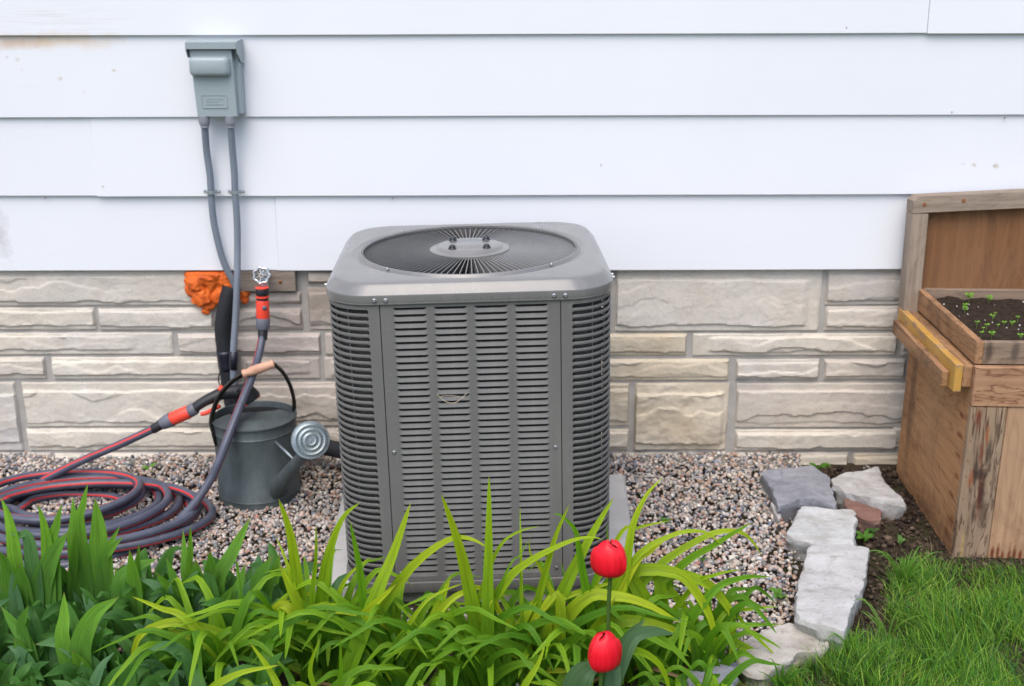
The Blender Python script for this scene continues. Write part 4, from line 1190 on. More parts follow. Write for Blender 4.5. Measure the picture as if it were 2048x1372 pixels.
# ---------------------------------------------------------------- edging rocks
def rock(top_px, h, mat, label, seed, slope=(0, 0), under=.02, group='flat stones edging the gravel', spread=.06):
    P_ = [at(x, y, z=h) for x, y in top_px]
    cx = sum(p.x for p in P_)/len(P_); cy = sum(p.y for p in P_)/len(P_)
    # resample outline
    out = []
    for i in range(len(P_)):
        a, b = P_[i], P_[(i+1) % len(P_)]; n = max(2, int((b-a).length/.012))
        for k in range(n): out.append(a.lerp(b, k/n))
    n = len(out); sm_ = [(out[i-1]*.25+out[i]*.5+out[(i+1) % n]*.25) for i in range(n)]
    rnd = random.Random(seed); C_ = Vector((cx, cy, 0)); loops = []
    def lvl(scale, z, amp, zamp, low=False):
        L = []
        for i, p in enumerate(sm_):
            q = C_ + (Vector((p.x, p.y, 0))-C_)*scale
            nn = (abs(noise.noise(Vector((q.x*18, q.y*18, z*16+seed))))-.2)*amp*2.0 + noise.noise(Vector((q.x*60, q.y*60, z*60+seed)))*amp*.7 + noise.noise(Vector((q.x*130, q.y*130, z*120+seed)))*amp*.3
            d = (q-C_).normalized() if (q-C_).length > 1e-6 else Vector((0,0,0))
            q = q + d*nn
            zz = z + noise.noise(Vector((q.x*13, q.y*13, seed*1.7)))*zamp + noise.noise(Vector((q.x*40, q.y*40, seed)))*zamp*.4 + (math.floor(3*noise.noise(Vector((q.x*7, q.y*7, seed*2.3)))+.5)/3)*zamp*.9
            if not low: zz += slope[0]*(q.x-cx) + slope[1]*(q.y-cy)
            L.append(Vector((q.x-cx, q.y-cy, zz)))
        return L
    hh = h
    seq = [(.95, -under, .010, 0, 1), (.985, h*.2, .012, 0, 1), (.975, h*.45, .010, .003, 0), (1.01, h*.60, .009, .003, 0), (1.03, h*.76, .010, .004, 0), (1.015, h*.93, .010, .004, 0), (1.005, h*.995, .009, .005, 0), (.985, h, .007, .006, 0)]
    for s, z, a, za, lo in seq: loops.append(lvl(s, z, a, za, bool(lo)))
    for s in (.93, .88, .82, .76, .70, .62, .54, .46, .37, .28, .18, .08): loops.append(lvl(s, h+.001, 0, .007))
    mb = MB(); mb.loft(loops, True, True, True)
    ob = mesh_obj('edging_stone', mb.mesh('edging_stone', 26), mat, None, (cx, cy, 0))
    tag(ob, label, 'rock', group)
    return ob
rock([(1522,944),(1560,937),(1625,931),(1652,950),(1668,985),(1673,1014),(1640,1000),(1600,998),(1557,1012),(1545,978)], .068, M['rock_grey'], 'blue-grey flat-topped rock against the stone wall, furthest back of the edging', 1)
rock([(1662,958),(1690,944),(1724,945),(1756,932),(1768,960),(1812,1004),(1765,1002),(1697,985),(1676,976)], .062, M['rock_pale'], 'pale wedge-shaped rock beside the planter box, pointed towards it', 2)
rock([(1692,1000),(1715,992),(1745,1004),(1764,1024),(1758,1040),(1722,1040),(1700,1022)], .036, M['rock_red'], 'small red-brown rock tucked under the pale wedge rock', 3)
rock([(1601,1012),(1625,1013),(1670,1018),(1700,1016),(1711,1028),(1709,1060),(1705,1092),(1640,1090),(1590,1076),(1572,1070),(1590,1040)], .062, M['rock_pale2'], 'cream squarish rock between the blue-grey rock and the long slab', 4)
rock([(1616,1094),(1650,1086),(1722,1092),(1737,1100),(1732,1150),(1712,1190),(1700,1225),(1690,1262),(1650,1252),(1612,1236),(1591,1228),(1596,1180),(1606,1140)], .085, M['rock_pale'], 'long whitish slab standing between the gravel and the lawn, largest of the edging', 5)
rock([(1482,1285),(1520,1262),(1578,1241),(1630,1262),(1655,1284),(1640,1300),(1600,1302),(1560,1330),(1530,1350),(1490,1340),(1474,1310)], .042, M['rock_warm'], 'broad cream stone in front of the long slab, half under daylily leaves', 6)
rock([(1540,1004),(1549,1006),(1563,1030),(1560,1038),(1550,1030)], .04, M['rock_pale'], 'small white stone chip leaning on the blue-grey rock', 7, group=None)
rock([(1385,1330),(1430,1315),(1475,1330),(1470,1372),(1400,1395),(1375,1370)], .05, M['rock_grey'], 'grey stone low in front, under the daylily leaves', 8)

# ---------------------------------------------------------------- gravel: tens of thousands of pebbles in one object
def ico():
    t = (1+5**.5)/2
    v = np.array([(-1,t,0),(1,t,0),(-1,-t,0),(1,-t,0),(0,-1,t),(0,1,t),(0,-1,-t),(0,1,-t),(t,0,-1),(t,0,1),(-t,0,-1),(-t,0,1)], float)
    v /= np.linalg.norm(v[0])
    f = np.array([(0,11,5),(0,5,1),(0,1,7),(0,7,10),(0,10,11),(1,5,9),(5,11,4),(11,10,2),(10,7,6),(7,1,8),(3,9,4),(3,4,2),(3,2,6),(3,6,8),(3,8,9),(4,9,5),(2,4,11),(6,2,10),(8,6,7),(9,8,1)])
    return v, f
def colored_mesh(name, V, F, C, mat, smooth=True):
    me = bpy.data.meshes.new(name); nv, nf, k = len(V), len(F), F.shape[1]
    me.vertices.add(nv); me.vertices.foreach_set('co', V.astype(np.float32).ravel())
    me.loops.add(nf*k); me.loops.foreach_set('vertex_index', F.astype(np.int32).ravel())
    me.polygons.add(nf); me.polygons.foreach_set('loop_start', np.arange(0, nf*k, k, dtype=np.int32))
    me.update(calc_edges=True); me.validate()
    ca = me.color_attributes.new('Col', 'FLOAT_COLOR', 'POINT'); ca.data.foreach_set('color', np.c_[C, np.ones(nv)].astype(np.float32).ravel())
    if smooth: me.shade_smooth()
    me.materials.append(mat); return me
# right-hand border of the gravel in plan, from the wall to the front stones
BR = [at(1600,940,z=0), at(1565,990,z=0), at(1565,1040,z=0), at(1580,1080,z=0), at(1600,1150,z=0), at(1592,1235,z=0), at(1560,1262,z=0), at(1490,1300,z=0), at(1440,1372,z=0)]
def right_border(y):
    ys = np.array([p.y for p in BR])[::-1]; xs = np.array([p.x for p in BR])[::-1]
    return np.interp(y, ys, xs)
def build_gravel():
    rng = np.random.default_rng(3)
    n = 52000; x = rng.uniform(-2.15, 1.05, n); y = rng.uniform(-1.42, .006, n)
    keep = x < right_border(y) + rng.normal(0, .012, n)
    inpad = (x > -.540) & (x < .365) & (y > -1.0) & (y < -.2); keep &= ~inpad
    keep &= ~((y < -1.17) & (x < .42) & (rng.random(n) < .93))
    thin = (y < -1.20) & (rng.random(n) < .55); keep &= ~thin
    x, y = x[keep], y[keep]; n = len(x)
    s = np.clip(rng.lognormal(math.log(.0056), .28, n), .0028, .0115)
    bump_ = np.array([noise.noise(Vector((a*3.1, b*3.1, 8)))*.012 + noise.noise(Vector((a*8, b*8, 8)))*.006 for a, b in zip(x, y)])
    wall_rise = .022*np.clip((y+.35)/.35, 0, 1)
    z = .008 + bump_ + wall_rise + rng.uniform(-.002, .006, n)
    iv, jf = ico(); k = len(iv)
    sc = np.stack([s*rng.uniform(.8, 1.35, n), s*rng.uniform(.75, 1.1, n), s*rng.uniform(.55, .95, n)], 1)
    a, b, c = rng.uniform(0, 2*PI, n), rng.normal(0, .5, n), rng.normal(0, .5, n)
    base = iv[None]*(1+rng.uniform(-.16, .16, (n, k, 1)))*sc[:, None, :]
    ca, sa = np.cos(b)[:, None], np.sin(b)[:, None]
    X, Y, Z = base[..., 0], base[..., 1], base[..., 2]; Y, Z = Y*ca-Z*sa, Y*sa+Z*ca
    ca, sa = np.cos(c)[:, None], np.sin(c)[:, None]; X, Z = X*ca-Z*sa, X*sa+Z*ca
    ca, sa = np.cos(a)[:, None], np.sin(a)[:, None]; X, Y = X*ca-Y*sa, X*sa+Y*ca
    V = np.stack([X+x[:, None], Y+y[:, None], Z+z[:, None]], 2).reshape(-1, 3)
    F = (jf[None]+(np.arange(n)*k)[:, None, None]).reshape(-1, 3)
    pal = np.array([(.34,.32,.31),(.26,.25,.25),(.40,.33,.28),(.44,.33,.28),(.48,.45,.41),(.54,.52,.48),(.13,.135,.15),(.17,.17,.16),(.36,.24,.18),(.29,.20,.155),(.085,.095,.12),(.46,.41,.35),(.30,.16,.13),(.20,.22,.27)])
    pr = np.array([14,11,14,9,9,4,7,9,7,6,3,12,2,4], float); pr /= pr.sum()
    ci = rng.choice(len(pal), n, p=pr); c_ = pal[ci]*rng.uniform(.8, 1.35, (n, 1))
    C_ = np.repeat(c_, k, 0)
    ob = mesh_obj('gravel', colored_mesh('gravel', V, F, C_, M['pebble'])); tag(ob, 'mixed pink, grey and white pea gravel spread between the house wall and the plants', 'gravel', kind='stuff')
    # bed of finer dark grit below, so that no gap shows bare
build_gravel()

# ---------------------------------------------------------------- lawn and soil litter
def blades(n, xf, cw, hmin, hmax, pal, rng, lean=.5, seg=3):
    x, y, dens = xf(n, rng); n = len(x)
    L = rng.uniform(hmin, hmax, n)*dens; az = rng.uniform(0, 2*PI, n)
    az = az*.6 + .4*(np.array([noise.noise(Vector((a*4, b*4, 0))) for a, b in zip(x, y)])*9)
    le = rng.uniform(.15, 1, n)*lean; w = cw*rng.uniform(.6, 1.4, n)
    dx, dy = np.cos(az), np.sin(az); sx, sy = -np.sin(az), np.cos(az)
    fa = rng.uniform(0, PI, n); sx, sy = np.cos(fa), np.sin(fa)
    V = []; C_ = []
    ci = rng.choice(len(pal), n); base = pal[ci]*rng.uniform(.75, 1.25, (n, 1))
    z0 = np.full(n, -.004)
    for s in range(seg+1):
        t = s/seg; r = L*le*t**1.7*1.1; h = L*(t - .35*le*t*t)
        ww = w*(1-t)**.7*.5
        for sg in ((-1, 1) if s < seg else (0,)):
            V.append(np.stack([x+dx*r+sx*ww*sg, y+dy*r+sy*ww*sg, z0+h], 1)); C_.append(base*(.45+.85*t))  # dark feet, bright tips: shade between the blades put into the colour
    V = np.stack(V, 1); C_ = np.stack(C_, 1); k = V.shape[1]
    f = []
    for s in range(seg-1): f += [(2*s, 2*s+1, 2*s+3), (2*s, 2*s+3, 2*s+2)]
    f.append((2*(seg-1), 2*(seg-1)+1, 2*seg))
    F = (np.array(f)[None]+(np.arange(n)*k)[:, None, None]).reshape(-1, 3)
    return V.reshape(-1, 3), F, C_.reshape(-1, 3), k
def build_grass():
    rng = np.random.default_rng(11)
    edge = [at(1560,1385,z=0), at(1585,1325,z=0), at(1640,1285,z=0), at(1690,1275,z=0), at(1760,1262,z=0), at(1775,1215,z=0), at(1770,1170,z=0), at(1800,1135,z=0), at(1835,1112,z=0), at(1905,1135,z=0), at(2060,1142,z=0), at(2500,1150,z=0)]
    def poly_y(x):
        return np.interp(x, [p.x for p in edge], [p.y for p in edge])
    def field(n, rng):
        x = rng.uniform(.50, 2.1, n); y = rng.uniform(-1.95, -.66, n)
        lim = poly_y(x) + rng.normal(0, .018, n); keep = (y < lim)
        nz = np.array([noise.noise(Vector((a*6, b*6, 4))) for a, b in zip(x, y)])
        # bare earthy hollow beside the long slab
        q = at(1735,1262,z=0); dq = np.hypot((x-q.x)/.10, (y-q.y)/.09); keep &= (dq > 1) | (rng.random(n) < .25)
        q2 = at(2010,1180,z=0); dq2 = np.hypot((x-q2.x)/.16, (y-q2.y)/.05); keep &= (dq2 > 1) | (rng.random(n) < .35)
        keep &= (nz > -.30) | (rng.random(n) < .3)
        return x[keep], y[keep], (1+.5*nz)[keep]*(np.clip((lim-y)/.10, .45, 1))[keep]
    pal = np.array([(.06,.18,.016),(.09,.25,.02),(.14,.32,.028),(.035,.12,.018),(.22,.40,.04),(.07,.20,.06),(.30,.42,.08)])
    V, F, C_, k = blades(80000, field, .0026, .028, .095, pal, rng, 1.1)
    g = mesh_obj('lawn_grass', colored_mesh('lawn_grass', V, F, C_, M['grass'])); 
    # add uv so the blade veins read
    tag(g, 'bright green lawn grass in the lower right corner beyond the edging stones', 'grass', kind='stuff')
    def thatch(n, rng):
        x = rng.uniform(.50, 2.1, n); y = rng.uniform(-1.9, -.62, n)
        keep = (y < poly_y(x)+.10+rng.normal(0, .05, n)) & (x > right_border(np.clip(y, -1.3, 0))+.12)
        return x[keep], y[keep], np.ones(keep.sum())
    pal2 = np.array([(.25,.19,.11),(.18,.12,.07),(.33,.27,.17),(.10,.065,.04),(.07,.10,.03)])
    V, F, C_, k = blades(7000, thatch, .0015, .02, .055, pal2, rng, 1.6)
    g2 = mesh_obj('dry_thatch', colored_mesh('dry_thatch', V, F, C_, M['grass'])); tag(g2, 'dry straw and root litter on the bare soil by the planter', 'thatch', kind='stuff')
    # soil crumbs between the stones and the planter
    n = 9000; x = rng.uniform(.75, 1.9, n); y = rng.uniform(-1.35, -.05, n); keep = (x > right_border(y)+.03) & (y > poly_y(x)-.12); x, y = x[keep], y[keep]; n = len(x)
    iv, jf = ico(); kk = len(iv); s = np.clip(rng.lognormal(math.log(.004), .5, n), .0015, .013)
    base = iv[None]*(1+rng.uniform(-.3, .3, (n, kk, 1)))*s[:, None, None]*np.array([1,1,.7])
    V = (base + np.stack([x, y, rng.uniform(-.004, .006, n)], 1)[:, None, :]).reshape(-1, 3)
    F = (jf[None]+(np.arange(n)*kk)[:, None, None]).reshape(-1, 3)
    pal3 = np.array([(.035,.024,.018),(.06,.042,.03),(.09,.065,.048),(.022,.016,.013),(.14,.10,.075),(.35,.33,.32)]); ci = rng.choice(6, n, p=[.3,.3,.2,.14,.05,.01])
    ob = mesh_obj('soil_crumbs', colored_mesh('soil_crumbs', V, F, np.repeat(pal3[ci], kk, 0), M['pebble'])); tag(ob, 'dark loose soil crumbs between edging stones and planter', 'soil', kind='stuff')
build_grass()
# ---------------------------------------------------------------- front bed: daylilies, broad-leaved plants, tulips
LILY0 = (.115, .28, .010); LILY1 = (.22, .39, .012); YEL = (.50, .53, .02); DEEP = (.03, .11, .008)
def mixc(a, b, t): return tuple(x*(1-t)+y*t for x, y in zip(a, b))
def px_leaf(pix, base, R0, R1, rnd):
    """a leaf seen in the photo: ground point, then the traced points at distances R0 -> R1"""
    n = len(pix); out = [base]
    for i, (x, y) in enumerate(pix):
        R = R0+(R1-R0)*(i/(n-1)); 
        p = at(x, y, R=R)
        if p.z < .02: p = at(x, y, z=.02)
        out.append(p)
    return out
LCL = [  # daylily clumps: ground x, R, label
 (-.70, 2.36, 'yellow-green daylily with long arching blades, leftmost, spilling over the dark broad-leaved plants'),
 (-.47, 2.42, 'upright bright green daylily beside the left corner of the concrete pad'),
 (-.27, 2.36, 'daylily with tall pointed blades in front of the left corner grille of the air conditioner'),
 (-.075, 2.34, 'daylily in front of the middle of the louvred panel, with the tallest blade'),
 (.10, 2.38, 'daylily in front of the right seam of the air conditioner, left of the tulips'),
 (.27, 2.40, 'daylily clump just behind the upper red tulip'),
 (.43, 2.42, 'daylily with broad blades arching far right over the gravel and cream stone'),
 (.20, 2.06, 'low dense daylily right of the lower red tulip, at the front edge'),
 (-.20, 2.08, 'low daylily in the middle of the front edge, left of the lower tulip'),
 (-.50, 2.10, 'low daylily at the front edge beside the dark broad-leaved plants'),
 (.42, 2.18, 'low daylily at the front edge below the broad cream stone')]
lroots = [empty('daylily', (x, R+CAMY, 0)) for x, R, _ in LCL]
for r, (x, R, l) in zip(lroots, LCL): tag(r, l, 'daylily', 'daylilies in the front bed')
# (points base->tip in the photo, width px, tint 0 deep .. 1 yellow, clump)
KL = [
 ([(598,1185),(580,1066),(557,997)],30,.45,1),([(627,1165),(632,1110),(632,1050)],13,.25,1),([(640,1245),(652,1130),(683,1040),(721,1004)],29,.35,1),
 ([(640,1305),(600,1217),(558,1127)],32,.5,1),([(590,1180),(570,1115),(552,1074)],15,.5,1),([(727,1210),(718,1130),(699,1038)],22,.05,2),
 ([(655,1250),(690,1160),(742,1113)],14,.5,1),([(748,1200),(785,1110),(822,1004)],34,.4,2),([(757,1225),(822,1135),(895,1080),(940,1077),(980,1098)],26,.6,2),
 ([(940,1185),(913,1075),(882,986)],30,.45,3),([(976,1170),(978,1040),(978,950)],27,.25,3),([(960,1190),(998,1095),(1038,1063),(1079,1052)],13,.3,3),
 ([(1042,1130),(1041,1070),(1040,1010)],9,.35,4),([(1000,1180),(1050,1128),(1130,1086),(1177,1074),(1206,1079)],22,.5,4),([(1092,1140),(1112,1070),(1139,1008)],19,.4,4),
 ([(1130,1175),(1180,1075),(1228,994)],30,.35,5),([(1252,1130),(1266,1050),(1293,990),(1326,954)],25,.5,6),([(1230,1085),(1275,1056),(1340,1041)],15,.45,6),
 ([(1255,1135),(1338,1073),(1405,1063),(1449,1094)],17,.55,6),([(1290,1160),(1400,1078),(1463,1061),(1498,1075),(1524,1112)],19,.55,6),
 ([(1345,1150),(1432,1088),(1506,1043)],22,.2,6),([(1262,1145),(1300,1104),(1343,1068)],21,.95,5),
 ([(1225,1160),(1290,1144),(1344,1185),(1382,1242),(1395,1322)],26,.3,6),([(1265,1160),(1353,1146),(1401,1198),(1426,1255),(1424,1322)],31,.6,6),
 ([(1320,1165),(1401,1160),(1451,1207),(1468,1250),(1457,1326)],26,.55,6),([(1160,1205),(1228,1192),(1290,1207),(1362,1246)],31,.8,5),
 ([(1230,1250),(1331,1255),(1375,1289),(1397,1329)],28,.6,5),([(1080,1225),(1149,1187),(1246,1159)],19,.6,4),([(1415,1195),(1479,1157),(1541,1153)],22,.15,6),
 ([(1450,1235),(1500,1218),(1556,1213)],14,.35,6),([(1380,1180),(1430,1150),(1482,1138)],15,.3,6),([(1120,1200),(1085,1217),(1060,1262),(1064,1336)],22,.85,4),
 ([(1115,1385),(1180,1274),(1232,1193)],30,.45,4),([(1000,1360),(1039,1255),(1083,1180)],28,.5,3),([(832,1340),(863,1249),(902,1152)],34,.5,3),
 ([(690,1320),(721,1239),(793,1168)],28,.65,2),([(715,1330),(728,1283),(752,1285),(795,1385)],34,.4,2),([(600,1240),(661,1217),(743,1233),(794,1274),(806,1346)],25,.85,2),
 ([(640,1350),(554,1318),(478,1307)],26,.4,1),([(500,1302),(378,1248),(315,1251),(274,1280),(258,1356)],24,.7,0),([(409,1293),(340,1264),(265,1266)],24,.5,0),
 ([(380,1245),(320,1216),(264,1193)],21,.55,0),([(470,1290),(418,1305),(384,1376)],19,.85,0),([(300,1400),(250,1350),(220,1338),(188,1378)],24,.85,0),
 ([(490,1290),(539,1223),(602,1189),(679,1194)],16,.75,1),([(600,1245),(570,1211),(545,1228),(528,1336)],23,.95,1),([(878,1225),(932,1182),(965,1176),(1022,1195)],19,.75,3),
 ([(808,1385),(845,1325),(959,1277)],25,.55,2),([(865,1375),(900,1330),(940,1295)],26,.4,3),([(895,1385),(935,1335),(988,1281)],22,.6,3),
 ([(1005,1300),(970,1235),(941,1177)],27,.2,3),([(975,1205),(1000,1225),(1037,1268)],23,.75,3),([(980,1378),(1050,1340),(1145,1343)],27,.7,4),
 ([(1100,1250),(1122,1275),(1138,1334)],20,.65,4),([(1240,1260),(1258,1290),(1280,1344)],18,.7,5),([(1235,1280),(1290,1300),(1346,1342)],23,.2,5),
 ([(1360,1318),(1450,1325),(1530,1348),(1600,1385)],32,.1,6),([(1400,1262),(1480,1290),(1530,1318),(1572,1352)],24,.3,6),([(1450,1225),(1500,1262),(1566,1325)],12,.45,6),
 ([(1290,1285),(1350,1310),(1400,1355),(1430,1400)],28,.25,6),([(1420,1262),(1490,1250),(1562,1249)],19,.2,6),([(1145,1250),(1135,1180),(1121,1120)],12,.2,5),
 ([(905,1230),(880,1270),(860,1330)],14,.3,3),([(1180,1330),(1260,1300),(1320,1330),(1345,1400)],24,.35,7),([(1040,1400),(1075,1330),(1090,1290)],22,.4,8),
 ([(560,1400),(545,1350),(500,1285)],22,.5,9),([(680,1400),(682,1340),(680,1275)],14,.2,9),([(635,1400),(620,1340),(640,1275)],15,.3,9),([(410,1400),(470,1350),(560,1330)],20,.6,9),
 ([(830,1230),(870,1190),(930,1165)],12,.5,2),([(1010,1150),(1040,1110),(1060,1075)],9,.2,4),([(1160,1110),(1150,1060),(1120,1030),(1105,1030)],22,.15,5),
 ([(1195,1140),(1215,1090),(1212,1045)],10,.2,5),([(1085,1145),(1062,1110),(1058,1080)],14,.7,4)]
for k, (pix, w, ti, c) in enumerate(KL):
    rnd = random.Random(k*3+1); cx, cR, _ = LCL[c]
    root = lroots[c]
    base = Vector((cx + rnd.uniform(-.05, .05), cR+CAMY+rnd.uniform(-.05, .05), -.005))
    if pix[0][1] > 1290: 
        b2 = at(pix[0][0], pix[0][1], R=cR); base = Vector((b2.x, cR+CAMY, -.005)); R0 = cR
    else: R0 = cR + rnd.uniform(-.03, .03)
    R1 = R0 + rnd.uniform(-.06, .06)
    pts = px_leaf(pix, base, R0, R1, rnd)
    if pix[0][1] <= 1290:
        dd = (pts[1]-pts[2]); 
        if dd.z < -.25*dd.length:
            q = pts[1] + dd*min(pts[1].z/-dd.z, .16/max(.001, math.hypot(dd.x, dd.y)))*.9
            pts[0] = Vector((q.x, q.y*.5+pts[0].y*.5, -.005))
    ww = w/2300*(R0*.953+.42)*1.22
    col0 = mixc(LILY0, LILY1, ti*.8); col1 = mixc(LILY1 if ti > .2 else LILY0, YEL, max(0, ti-.15)*.95)
    me = leaf_mesh('leaf', pts, ww, 'lily', mixc(DEEP, col0, .6), col1, rnd.uniform(.18, .34), (rnd.uniform(-.25,.25), -.75, .6), rnd.uniform(-.5, .5), 16, Vector(root.location), (.30,.20,.05))  # DEEP mixed in at the foot paints the clump's shade into the blade
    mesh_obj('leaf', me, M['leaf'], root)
# lower leaves of every clump
for c, (cx, cR, _) in enumerate(LCL):
    root = lroots[c]; rnd = random.Random(c+50)
    nfill = 34 if c < 5 else (22 if c < 7 else 20)
    for k in range(nfill):
        az = rnd.uniform(0, 2*PI); L = rnd.uniform(.20, .36) if c < 7 else rnd.uniform(.18, .28)
        out = rnd.uniform(.55, 1.15); zmax = (.26 if c < 7 else .20)
        d = Vector((math.cos(az), math.sin(az)*.8, 0)); b = Vector((cx+rnd.uniform(-.07,.07), cR+CAMY+rnd.uniform(-.06,.06), -.005))
        h = min(L*rnd.uniform(.55, .85), zmax); r = L*out
        if d.y > 0 : r *= .75
        if c in (5, 6, 10): r *= .72; h *= .85
        droop = rnd.uniform(.05, .8)**1.3
        pts = [b, b+d*r*.22+Vector((0,0,h*.62)), b+d*r*.58+Vector((0,0,h)), b+d*r*.85+Vector((0,0,h*(1-.25*droop))), b+d*r*1.05+Vector((0,0,h*(1-.6*droop)))]
        ti = rnd.random()**1.5*.8
        me = leaf_mesh('leaf', pts, rnd.uniform(.020, .036), 'lily', mixc(DEEP, LILY0, .15+.5*ti), mixc(mixc(DEEP, LILY0, .65), LILY1, min(1, ti*1.5)), rnd.uniform(.15, .32), (rnd.uniform(-.3,.3), -.6, .75), rnd.uniform(-.9, .9), 12, Vector(root.location))  # low leaves kept dark, shade painted into their bases
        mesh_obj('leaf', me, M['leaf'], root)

# dried brown blades lying at the feet of the daylilies
for c, (cx, cR, _) in enumerate(LCL):
    root = lroots[c]; rnd = random.Random(c+500)
    for k in range(4):
        az = rnd.uniform(0, 2*PI); L = rnd.uniform(.10, .22); d = Vector((math.cos(az), math.sin(az), 0)); b = Vector((cx+rnd.uniform(-.10,.10), cR+CAMY+rnd.uniform(-.08,.08), .004))
        s_ = Vector((-d.y, d.x, 0))
        pts = [b, b+d*L*.3+Vector((0,0,.03))+s_*.01, b+d*L*.7+Vector((0,0,.035*rnd.random()+.01))-s_*.012, b+d*L+Vector((0,0,.008))]
        me = leaf_mesh('dry_leaf', pts, rnd.uniform(.008, .016), 'lily', (.20,.13,.06), (.36,.26,.13), rnd.uniform(.1, .5), (0, -.3, .9), rnd.uniform(-2, 2), 10, Vector(root.location))
        mesh_obj('dry_leaf', me, M['leaf'], root)['label'] = 'dried brown blade at the foot of the plant'

# ---- broad-leaved plants
BR0 = (.045, .130, .030); BR1 = (.090, .235, .040); BLT = (.17, .37, .03); BLU = (.085, .18, .10)
BCL = [(-1.22, 2.55, 'dark broad-leaved plant at the left edge of the photo, in front of the hose coil'),
 (-1.05, 2.62, 'tall broad-leaved green plant overlapping the middle of the hose coil'),
 (-.90, 2.56, 'broad-leaved green plant below the right end of the hose coil'),
 (-.70, 2.62, 'broad-leaved green plant in front of the watering can, left of its daylily'),
 (-.58, 2.56, 'broad-leaved plant nearest the first daylily, right end of the row'),
 (-1.05, 2.32, 'low bluish broad-leaved plant in the lower left corner'),
 (-.87, 2.28, 'low dark broad-leaved plant left of the arching yellow daylily leaves'),
 (-.64, 2.22, 'low broad-leaved plant half hidden under the leftmost daylily'),
 (-1.22, 2.30, 'low broad-leaved plant in the extreme lower left corner of the photo'),
 (-.98, 2.12, 'lowest broad-leaved plant on the bottom edge at the left')]
broots = [empty('broadleaf_plant', (x, R+CAMY, 0)) for x, R, _ in BCL]
for r, (x, R, l) in zip(broots, BCL): tag(r, l, 'plant', 'broad-leaved plants in the left bed')
KB = [([(30,1115),(18,1040),(2,994)],34,.95,0),([(95,1110),(88,1050),(76,1008)],26,.9,0),([(105,1100),(113,1050),(124,1007)],28,.6,0),([(148,1100),(147,1040),(146,993)],24,.6,1),
 ([(160,1060),(166,1010),(176,966)],26,.6,1),([(198,1130),(197,1060),(190,996)],36,.55,1),([(80,1190),(100,1120),(137,1062)],38,.35,0),([(143,1185),(148,1120),(151,1062)],18,.6,1),
 ([(215,1110),(225,1080),(240,1052)],18,.5,1),([(205,1130),(222,1098),(246,1073)],24,.4,1),([(276,1140),(277,1110),(278,1086)],12,.4,2),([(272,1240),(268,1165),(259,1099)],32,.75,2),
 ([(240,1175),(268,1138),(315,1117)],32,.3,2),([(372,1160),(369,1105),(366,1058)],16,.5,3),([(381,1150),(381,1100),(381,1050)],12,.7,3),([(375,1215),(377,1160),(376,1115)],15,.8,3),
 ([(395,1250),(396,1180),(391,1118)],32,.35,3),([(418,1180),(422,1140),(420,1101)],26,.4,3),([(435,1165),(465,1105),(501,1034)],26,.55,3),([(413,1270),(420,1215),(421,1166)],36,.45,3),
 ([(352,1190),(345,1150),(332,1115)],20,.35,2),([(392,1260),(352,1195),(311,1143)],28,.55,2),([(280,1215),(318,1180),(351,1156)],28,.1,2),([(160,1310),(185,1235),(238,1194)],38,.6,6),
 ([(243,1250),(245,1190),(230,1134)],26,.75,2),([(126,1290),(128,1235),(128,1184)],28,.85,6),([(50,1235),(44,1175),(40,1127)],34,.4,0),([(55,1295),(28,1250),(2,1212)],26,.3,5),
 ([(45,1265),(48,1235),(58,1209)],24,.3,5),([(70,1375),(50,1320),(29,1275)],34,.35,5),([(180,1385),(165,1340),(144,1300)],36,.7,6),([(200,1350),(126,1288),(70,1289)],30,.15,6),
 ([(385,1340),(340,1293),(287,1303)],28,.15,7),([(114,1200),(110,1140),(106,1080)],12,.6,0),([(470,1210),(480,1165),(491,1127)],22,.4,4),([(440,1220),(452,1195),(467,1171)],22,.35,4),
 ([(458,1240),(468,1215),(483,1190)],22,.1,4),([(480,1250),(505,1180),(546,1110)],34,.25,4),([(524,1230),(545,1165),(560,1106)],26,.4,4),([(60,1090),(38,1070),(12,1062)],30,.1,0),
 ([(205,1240),(190,1200),(185,1150)],24,.2,1),([(330,1280),(325,1220),(300,1180)],26,.3,2),([(20,1190),(12,1130),(-4,1100)],34,.3,0)]
for k, (pix, w, ti, c) in enumerate(KB):
    rnd = random.Random(k*7+2); cx, cR, _ = BCL[c]; root = broots[c]
    b2 = at(pix[0][0], min(pix[0][1]+50, 1372), R=cR)
    base = Vector((b2.x*.8+cx*.2, cR+CAMY, -.005)); pts = px_leaf(pix, base, cR, cR+rnd.uniform(-.05,.04), rnd)
    ww = w/2300*(cR*.953+.42)*1.18
    col = mixc(BR0, BR1, min(1, ti*1.4)); col1 = mixc(BR1, BLT, ti)
    if ti < .2: col, col1 = mixc(BR0, BLU, .3), mixc(BR1, BLU, .5)
    me = leaf_mesh('leaf', pts, ww, 'broad', mixc(BR0, col, .5), col1, rnd.uniform(.12, .35), (rnd.uniform(-.2,.2), -.8, .5), rnd.uniform(-.35, .35), 14, Vector(root.location), (.25,.18,.08))  # foot darkened in colour to stand for shade between the leaves
    mesh_obj('leaf', me, M['leaf'], root)
